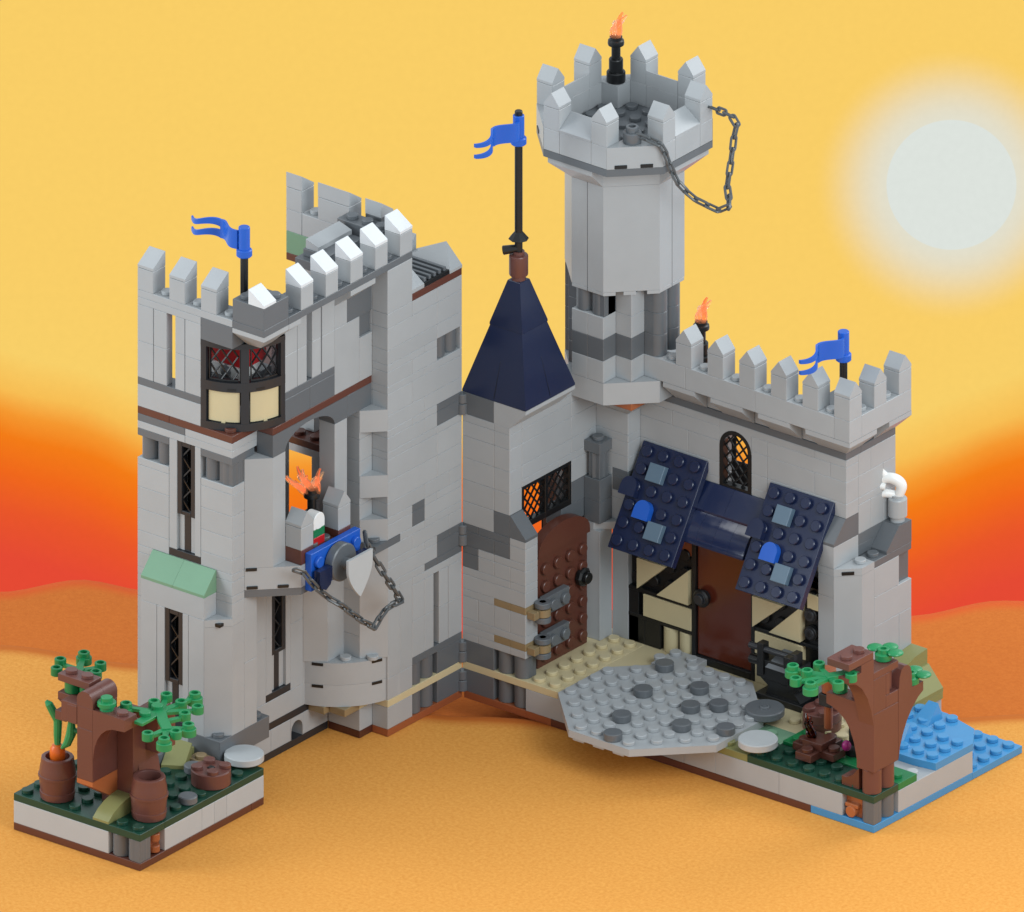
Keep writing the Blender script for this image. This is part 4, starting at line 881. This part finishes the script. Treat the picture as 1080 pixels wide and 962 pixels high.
def st4(m):
    m.cyl((-1, -19, 2.42), (-1, -19, 2.44), 1.0, c='brown', n=40)
    for a in (-.5, .5):
        for b_ in (-.5, .5): m.stud(-1+a, -19+b_, 2.82, 'brown')
    m.box(-1.15, -.85, -19.15, -18.85, 2.8, 2.9, 'black')
tile('tree_stump', -1, -19, 2.0, 1.0, .82, 'brown', 'round brown stump with four studs on the green garden plate', 'tree stump', st4)
m = MB(); m.prism([(-26, 2.0), (-26, 2.12), (-25.6, 2.45), (-25.1, 2.7), (-24.5, 2.85), (-24.0, 2.9), (-24, 2.0)], 0, -3, -2, 'olive'); tag(m.build('rock', loc=(-2.5, -25, 2)), 'olive curved rock between the two barrels under the tree', 'rock')
m = MB(); m.box(-4.6, -3.6, -17.9, -17.0, 2, 2.5, 'olive'); m.poly([(-4, -19.2, 2.2), (-3, -18.6, 2.2), (-3.3, -17.6, 3.0), (-4.3, -18.0, 3.2), (-4, -19.2, 2.0), (-3, -18.6, 2.0), (-3.3, -17.6, 2.0), (-4.3, -18.0, 2.0)], [[0, 1, 2, 3], [4, 5, 1, 0], [5, 6, 2, 1], [6, 7, 3, 2], [7, 4, 0, 3]], 'olive'); m.box(-3.4, -2.3, -17.9, -17.0, 2.0, 2.3, 'dtan'); m.stud(-2.8, -17.5, 2.3, 'dtan'); tag(m.build('rock', loc=(-3.8, -18, 2)), 'tilted olive rock at the gatehouse foot behind the tree', 'rock')

# ================================================================ RIGHT TREE
T2 = thing('tree', 'brown brick tree with two arched limbs at the right corner by the pond', 'tree', (25.3, .8, 2))
m = MB()
for u, v in ((25.5, .5), (25.5, 1.5)): m.cyl((u, v, 2.0), (u, v, 3.3), .49, c='brown', n=20)
m.box(24.9, 26, 0, 2, 3.3, 6.5, 'brown')
m.box(25.2, 26, 0, 1, 6.5, 8.4, 'brown'); m.box(25, 26, 0, 2, 8.4, 8.8, 'brown'); m.box(25.1, 26, 1, 1.3, 7.2, 8.4, 'brown')
arm = [(0, 5.9), (0, 9.6), (-1.0, 9.6), (-1.0, 9.2), (-2, 9.2), (-2, 8.9), (-1.45, 8.72), (-.95, 8.3), (-.5, 7.6), (-.2, 6.8)]
m.prism(arm, 0, 25.05, 26, 'brown')
L = [(25, 3.3), (25, 6.9), (23.0, 6.9), (23.0, 6.3), (23.35, 6.22), (23.8, 6.02), (24.2, 5.7), (24.5, 5.25), (24.75, 4.6), (24.88, 4.0)]
m.prism(L, 1, 0, 1, 'brown')
Rr = [(2, 3.3), (2, 7.2), (3.1, 7.2), (3.1, 6.9), (4.0, 6.9), (4, 6.4), (3.6, 6.2), (3.15, 5.8), (2.7, 5.25), (2.35, 4.6), (2.12, 3.95)]
m.prism(Rr, 0, 25, 26, 'brown'); m.box(25.01, 25.99, 1, 2, 6.5, 7.19, 'brown')
m.cyl((25.45, 1.68, 7.2), (25.45, 1.68, 8.4), .3, c='brown')
m.prism([(2.05, 7.2), (3.08, 7.2), (3.08, 7.7), (2.98, 8.05), (2.75, 8.25), (2.5, 8.3), (2.25, 8.15), (2.1, 7.8)], 0, 25.4, 26, 'brown')
m.box(23.8, 24.9, .2, 1.2, 2.0, 2.5, 'vbrown'); m.prism([(24, 2.4), (24.9, 2.4), (24.9, 3.2), (24.5, 2.7)], 1, .2, 1.1, 'vbrown')
# pointed hollow in the stem
m.cyl((24.6, .5, 6.9), (24.6, .5, 7.8), .3, c='brown')
m.build('trunk', T2)
m = MB(); m.box(24.6, 26, -2, 0, 9.6, 10.0, 'brown'); m.studs([25.45], [-1.5, -.5], 10.0, 'brown'); m.build('branch', T2)
leaves(T2, [(23.0, -2.7, 1), (23.9, -2.7, 0), (24.0, -3.75, 0), (24.9, -3.7, 1), (23.8, -1.6, 0), (25.9, -2.75, 0), (25.9, -1.7, 0)], [(25.6, -1.0), (24.9, -2.2)], 9.2, c='lgreen')
def flower(u, v, z, parent, pet):
    m = MB(); m.lathe(u, v, [(.001, z), (.42, z), (.44, z+.3), (.3, z+.36), (.3, z+.56), (.27, z+.58), (.16, z+.58), (.16, z+.4), (.001, z+.4)], c='lgreen')
    m.build('stem', parent)
    m = MB()
    for a in pet:
        cx, cy = u+.62*math.cos(R(a)), v+.62*math.sin(R(a))
        m.ball((cx, cy, z+.42), .42, c='lgreen', sz=.35, n=16)
    m.build('leaves', parent)
m = MB(); m.ball((22.4, 2.4, 2.9), .24, c='magenta', sz=1.2); tag(m.build('berry', loc=(22.4, 2.4, 2.6)), 'small magenta berry between the campfire and the right tree', 'fruit')
flower(25.4, 1.55, 8.85, T2, (20, 95, 170)); flower(25.6, 3.5, 6.9, T2, (40, 110, 190))
m = MB(); m.cyl((23.5, .5, 6.9), (23.5, .5, 7.5), .38, c='lgreen'); m.build('bud', T2)
# ================================================================ CAMPFIRE and small things near it
F = thing('campfire', 'campfire of crossed brown plates with a small clear orange flame', 'campfire', (20.8, 2.4, 2.2))
m = MB(); m.box(19.6, 22.2, 1.6, 2.6, 2.2, 2.6, 'dbrown'); m.box(20.4, 21.4, .8, 3.4, 2.2, 2.62, 'dbrown'); m.box(20.3, 21.5, 1.5, 2.7, 2.6, 3.0, 'dbrown'); m.studs([20.0, 21.85], [2.1], 2.6, 'dbrown'); m.studs([20.9], [1.15, 3.05], 2.62, 'dbrown')
m.build('logs', F)
def flame(parent, u, v, z, s=1, lean=(0, 0), c='flame', name='flame'):
    """moulded clear flame: twisted tongues that fork at the top"""
    m = MB(); n_ = 14
    for k_, (a, hgt, sp) in enumerate(((0, 1.0, .5), (2.4, .92, .1), (4.4, .6, .55), (1.2, .72, .9))):
        pts = []; tp = []
        for i in range(n_+1):
            t_ = i/n_; tw = a+t_*3.0*(1 if k_ % 2 else -.8); rr = s*(.1+.12*math.sin(math.pi*t_)+.26*t_*sp)
            pts.append((u+rr*math.cos(tw)+lean[0]*t_**1.3*s*hgt, v+rr*math.sin(tw)+lean[1]*t_**1.3*s*hgt, z+1.6*s*hgt*t_)); tp.append(s*max(.035, .06+.11*math.sin(math.pi*min(1, t_*.95+.08))**.8))
        m.tube(pts, .1, c=c if k_ % 2 == 0 or c == 'ember' else 'paleflame', taper=tp, n=8)
    return m.build(name, parent)
flame(F, 20.6, 2.0, 2.9, .85, (-.2, 0), c='ember')
S2 = MB(); S2.cyl((18.9, 4.9, 2.0), (18.9, 4.9, 3.0), .98, c='brown', n=36); S2.cyl((18.9, 4.9, 2.5), (18.9, 4.9, 2.52), .99, c='black', n=36); S2.studs([18.5, 19.4], [4.4, 5.3], 3.0, 'brown'); tag(S2.build('tree_stump', loc=(18.9, 4.9, 2)), 'round brown stump behind the campfire, half hidden by the right tree', 'tree stump')
D = thing('spit_post', 'brown rod held by a black clip behind the campfire', 'tool', (20.6, 3.4, 2.5))
m = MB(); m.cyl((20.55, 3.3, 3.0), (20.55, 3.3, 4.6), .22, c='rust'); m.cyl((20.55, 3.3, 5.0), (20.55, 3.3, 6.3), .33, .4, c='rust'); m.build('rod', D)
m = MB(); m.box(20.2, 20.95, 2.95, 3.65, 4.3, 4.95, 'black'); m.build('clip', D)
B_ = thing('bottle', 'black bottle shape with a magenta berry and green tendril behind the right tree', 'bottle', (22.2, 3.4, 2.2))
m = MB(); m.lathe(22.3, 3.2, [(.001, 2.15), (.48, 2.15), (.48, 2.5), (.3, 2.7), (.3, 4.8), (.2, 5.0), (.001, 5.0)], c='black'); m.build('body', B_)
m = MB(); m.ball((22.75, 2.9, 3.9), .33, c='magenta', sz=1.15); m.build('berry', B_)
m = MB(); m.tube([(23.1, 2.9, 4.6), (23.2, 2.8, 4.1), (23.25, 2.8, 3.5), (23.1, 2.8, 3.0)], .1, c='green'); m.build('tendril', B_)
tile('millstone', 16.28, 3.61, 2.4, 1.0, .4, 'dg', 'large dark grey round stone with a raised ring at the patio edge', 'millstone', lambda m: m.hstud(16.28, 3.61, 2.8, 'dg', r=.26, h=.08))
tile('stepping_stone', 18.54-.3, .57+.0, 2.4, 1.0, .4, 'silver', 'large pale round disc on the olive corner by the campfire')
# forge
Fg = thing('forge', 'black forge with grey anvil wedge and long bar beside the hall door', 'forge', (15.5, 6.2, 2))
m = MB(); m.box(14.2, 17.2, 5.5, 6.9, 2.0, 2.35, 'black'); m.prism([(14.7, 2.35), (16.9, 2.35), (16.5, 2.8), (16.9, 3.2), (14.3, 3.2), (14.9, 2.8)], 1, 5.7, 6.6, 'black'); m.box(14.2, 16.2, 5.6, 6.7, 3.2, 4.2, 'black'); m.box(16.15, 16.8, 5.7, 6.7, 3.0, 4.3, 'black'); m.build('body', Fg)
m = MB(); m.poly([(14.9, 5.4, 3.95), (16.2, 5.4, 3.95), (16.2, 6.6, 3.95), (14.9, 6.6, 3.95), (15.2, 6.2, 4.6), (16.0, 6.2, 4.6), (16.0, 6.6, 4.6), (15.2, 6.6, 4.6)], [[0, 1, 5, 4], [1, 2, 6, 5], [2, 3, 7, 6], [3, 0, 4, 7], [4, 5, 6, 7]], 'dg'); m.build('anvil', Fg)
m = MB(); m.cyl((13.7, 5.7, 4.75), (16.6, 5.7, 4.8), .17, c='iron'); m.cyl((13.6, 5.9, 3.9), (14.5, 5.9, 3.95), .24, c='black'); m.box(14.3, 14.7, 5.5, 6.0, 3.4, 5.1, 'black'); m.box(16.2, 16.6, 5.2, 6.3, 4.3, 4.95, 'black'); m.build('bar', Fg)

# ================================================================ FLAGS
def flag(u, v, zb, zp0, ztop, dirn, label, down=False):
    f = thing('flag', label, 'flag', (u, v, zp0), 'blue swallow-tailed flags on the castle')
    m = MB(); m.cyl((u, v, zp0), (u, v, ztop), .2, c='black', n=16); m.build('pole', f)
    m = MB(); m.cyl((u, v, zb+.38), (u, v, zb+1.62), .29, c='blue', n=24); m.cyl((u, v, zb), (u, v, zb+.42), .4, c='blue', n=24, chamf=.06)
    D_ = Vector(dirn); N_ = Vector((-D_.y, D_.x, 0)); th = .07
    def ribbon(fn, n_=18):
        vs = []; fs = []
        for i in range(n_+1):
            x, off, z0, z1 = fn(i/n_)
            for s_ in (-th, th):
                for z in (z0, z1): p = Vector((u, v, 0))+D_*x+N_*(off+s_); vs.append((p.x, p.y, z))
        for i in range(n_):
            b = i*4; d = b+4; fs.extend([[b, b+1, d+1, d], [b+2, d+2, d+3, b+3], [b+1, b+3, d+3, d+1], [b, d, d+2, b+2]])
        fs.extend([[0, 2, 3, 1], [n_*4, n_*4+1, n_*4+3, n_*4+2]]); m.poly(vs, fs, 'blue')
    wv = lambda x: .3*math.sin(x*2.9)
    ribbon(lambda t_: (.25+t_*1.45, wv(.25+t_*1.45), zb+.42+.05*math.sin(t_*3), zb+1.42+.05*math.sin(t_*3)))
    for k_, z0 in ((0, zb+.42), (1, zb+1.02)):
        ribbon(lambda t_: (1.68+t_*1.7, wv(1.68+t_*1.7), z0+.02+.1*t_+.12*math.sin(t_*5), z0+.4-.08*t_+.12*math.sin(t_*5)))
    m.build('banner', f)
    return f
flag(-2.5, -14.4, 28.8, 26, 30.2, (-1, 0, 0), 'blue flag on black pole behind the gatehouse bay corner')
flag(2, 2, 30.2, 24.3, 32.05, (0, -1, 0), 'blue flag high on the long black pole of the navy spire')
flag(17.2, 8.8, 20.2, 17.2, 21.7, (0, -1, 0), 'blue flag on black pole behind the hall battlement')
m = MB(); m.cyl((2, 2, 25.0), (2, 2, 25.45), .52, .2, c='black', n=8); m.cyl((2, 2, 24.5), (1.35, 1.55, 24.35), .2, .24, c='black'); tag(m.build('spyglass', loc=(2, 2, 24.4)), 'small black cone and tube clipped to the spire pole', 'fitting')
# ================================================================ TORCHES
def torch(u, v, z, label, prof, fz, fs, lean):
    t_ = thing('torch', label, 'torch', (u, v, z), 'black torches with orange flames')
    m = MB(); m.lathe(u, v, [(r, z+h) for r, h in prof], c='black', n=24); m.build('stand', t_); flame(t_, u, v, z+fz, fs, lean); return t_
P1 = [(.001, 0), (.46, 0), (.48, .05), (.48, .5), (.44, .55), (.36, .55), (.36, 1.2), (.33, 1.25), (.23, 1.25), (.23, 1.95), (.4, 2.0), (.42, 2.1), (.4, 2.25), (.32, 2.3), (.32, 2.45), (.001, 2.45)]
torch(1.5, 10.5, 30.4, 'black torch with orange flame on top of the tallest tower', P1, 2.35, .98, (.65, .1))
torch(7.9, 9.2, 17.2, 'black torch with orange flame between the great tower and the first hall merlon', [(r, h*.95) for r, h in P1], 2.2, .98, (.6, .1))
tb = torch(-1.4, -10.35, 12.4, 'black torch with twisted clear orange flame under the balcony arch', P1, 2.15, .95, (-.45, -.3))
flame(tb, -1.5, -10.5, 14.5, .75, (-1.3, -.9)); flame(tb, -1.3, -10.2, 14.4, .9, (.25, .5))
sc_ = MB(); sc_.box(-.95, -.3, -11.6, -10.7, 12.4, 12.85, 'red'); sc_.box(-.95, -.3, -11.6, -10.7, 12.85, 13.3, 'green'); sc_.cyl((-.95, -11.15, 13.7), (-.3, -11.15, 13.7), .45, c='white', n=24); sc_.box(-.95, -.3, -11.6, -10.7, 13.3, 13.7, 'white')
tag(sc_.build('crate', loc=(-.6, -11.1, 12.4)), 'white, green and red stacked bricks standing on the balcony', 'crate')
sv = MB(); sv.box(-4.9, -2.5, -14.4, -12.6, 22.55, 24.3, 'red'); sv.box(-4.7, -2.7, -14.5, -12.8, 21.9, 22.55, 'white'); sv.ball((-3.6, -14.3, 22.2), .4, c='dg'); sv.box(-5.0, -2.6, -14.6, -12.0, 20.6, 21.9, 'dg'); tag(sv.build('trophy', loc=(-4, -13, 21)), 'red and white shape glimpsed behind the lattice bay window', 'ornament')
# ================================================================ CHAINS
def chain(pts, label, loc, step=.62):
    P_ = [Vector(p) for p in pts]
    # resample
    seg = [(a-b).length for a, b in zip(P_, P_[1:])]; tot = sum(seg); n_ = max(2, round(tot/step)); res = []
    for i in range(n_+1):
        d = tot*i/n_; k_ = 0
        while k_ < len(seg)-1 and d > seg[k_]: d -= seg[k_]; k_ += 1
        res.append(P_[k_].lerp(P_[k_+1], min(1, d/seg[k_])))
    t_ = thing('chain', label, 'chain', loc, 'grey chains hanging on the castle')
    for i in range(n_):
        a, b = res[i], res[i+1]; c = (a+b)/2; x = (b-a).normalized(); ref = toCam.copy(); ref.z *= .2
        y = ref.cross(x).normalized(); z = x.cross(y)
        y, z = (y*.85+z*.5, z) if i % 2 == 0 else (z*.9-y*.4, y); y.normalize()
        hl, hw = step*.5+.02, .15; loop = []
        for k_ in range(20):
            an = 2*math.pi*k_/20; cx = math.cos(an); sx_ = math.sin(an)
            loop.append(c+x*((hl if cx > 0 else -hl)*.72+hw*cx*1.0)+y*(hw*sx_))
        m = MB(); m.tube(loop, .072, n=6, c='chainmetal', closed=True); m.build('link', t_)
    return t_
chain([(.3, -13.9, 12.2), (.5, -13.4, 11.9), (.7, -12.9, 11.1), (.8, -11.9, 10.1), (1.3, -11.55, 9.74), (1.3, -10.48, 8.78), (1.3, -9.49, 7.94), (1.3, -8.65, 7.37), (1.3, -8.35, 7.75), (1.3, -7.73, 8.13), (1.3, -6.6, 8.1), (1.3, -7.19, 8.97), (1.3, -7.96, 10.03), (1.0, -8.3, 10.9), (.7, -8.6, 11.7), (.5, -8.5, 12.3)], 'grey chain looping below the blue balcony front', (.5, -10, 12))
chain([(6.9, 5.3, 30.9), (7.57, 5.44, 30.8), (8.13, 5.68, 30.58), (8.26, 5.93, 29.91), (8.31, 6.17, 29.25), (8.48, 6.41, 28.47), (8.79, 6.65, 27.97), (9.2, 6.89, 27.51), (9.9, 7.14, 27.23), (10.5, 7.38, 27.0), (11.1, 7.62, 27.45), (10.55, 7.86, 27.76), (10.46, 8.1, 28.44), (10.43, 8.35, 29.25), (10.34, 8.59, 29.78), (10.27, 8.83, 30.52), (10.28, 9.07, 31.15), (9.69, 9.32, 31.31), (8.9, 9.56, 31.2), (8.0, 9.8, 31.1)], 'grey chain swinging out beside the top of the tallest tower', (7, 6, 30))
# smoke
sm = MB(); zo = -.42
def puff(pts, tp):
    Q = [(18.5+a*1.25, 11.5+b_*1.25, 12.5+(z-12.5)*.9+zo, t_) for (a, b_, z), t_ in zip(pts, tp)]
    for _ in range(2): Q = [Q[0]]+[tuple(p[i]*(1-f)+q[i]*f for i in range(4)) for p, q in zip(Q, Q[1:]) for f in (.25, .75)]+[Q[-1]]
    sm.tube([q[:3] for q in Q], .2, c='white', taper=[q[3]*1.12 for q in Q], n=14)
puff([(0, 0, 12.5), (.1, .05, 12.8), (.15, .1, 13.2), (.0, .0, 13.55), (-.3, -.2, 13.7), (-.65, -.4, 13.5), (-.9, -.6, 13.15), (-1.2, -.85, 13.0), (-1.5, -1.1, 13.15)], [.2, .22, .26, .26, .24, .22, .2, .17, .06])
puff([(-.1, 0, 12.6), (-.4, -.3, 12.75), (-.75, -.5, 12.6), (-1.1, -.8, 12.5), (-1.3, -1.0, 12.65)], [.18, .2, .18, .15, .06])
puff([(-.3, -.4, 13.2), (-.7, -.6, 13.3), (-1.1, -.9, 12.85), (-1.35, -1.2, 12.8)], [.15, .2, .16, .05])
puff([(-.35, -.2, 13.6), (-.5, -.35, 13.95), (-.5, -.4, 14.3)], [.2, .17, .09])
tag(sm.build('smoke_plume', loc=(18.5, 11.5, 12.5)), 'white plastic curl of smoke on the small grey chimney', 'smoke')
for o in scene.objects:
    if '_base' in o: del o['_base']
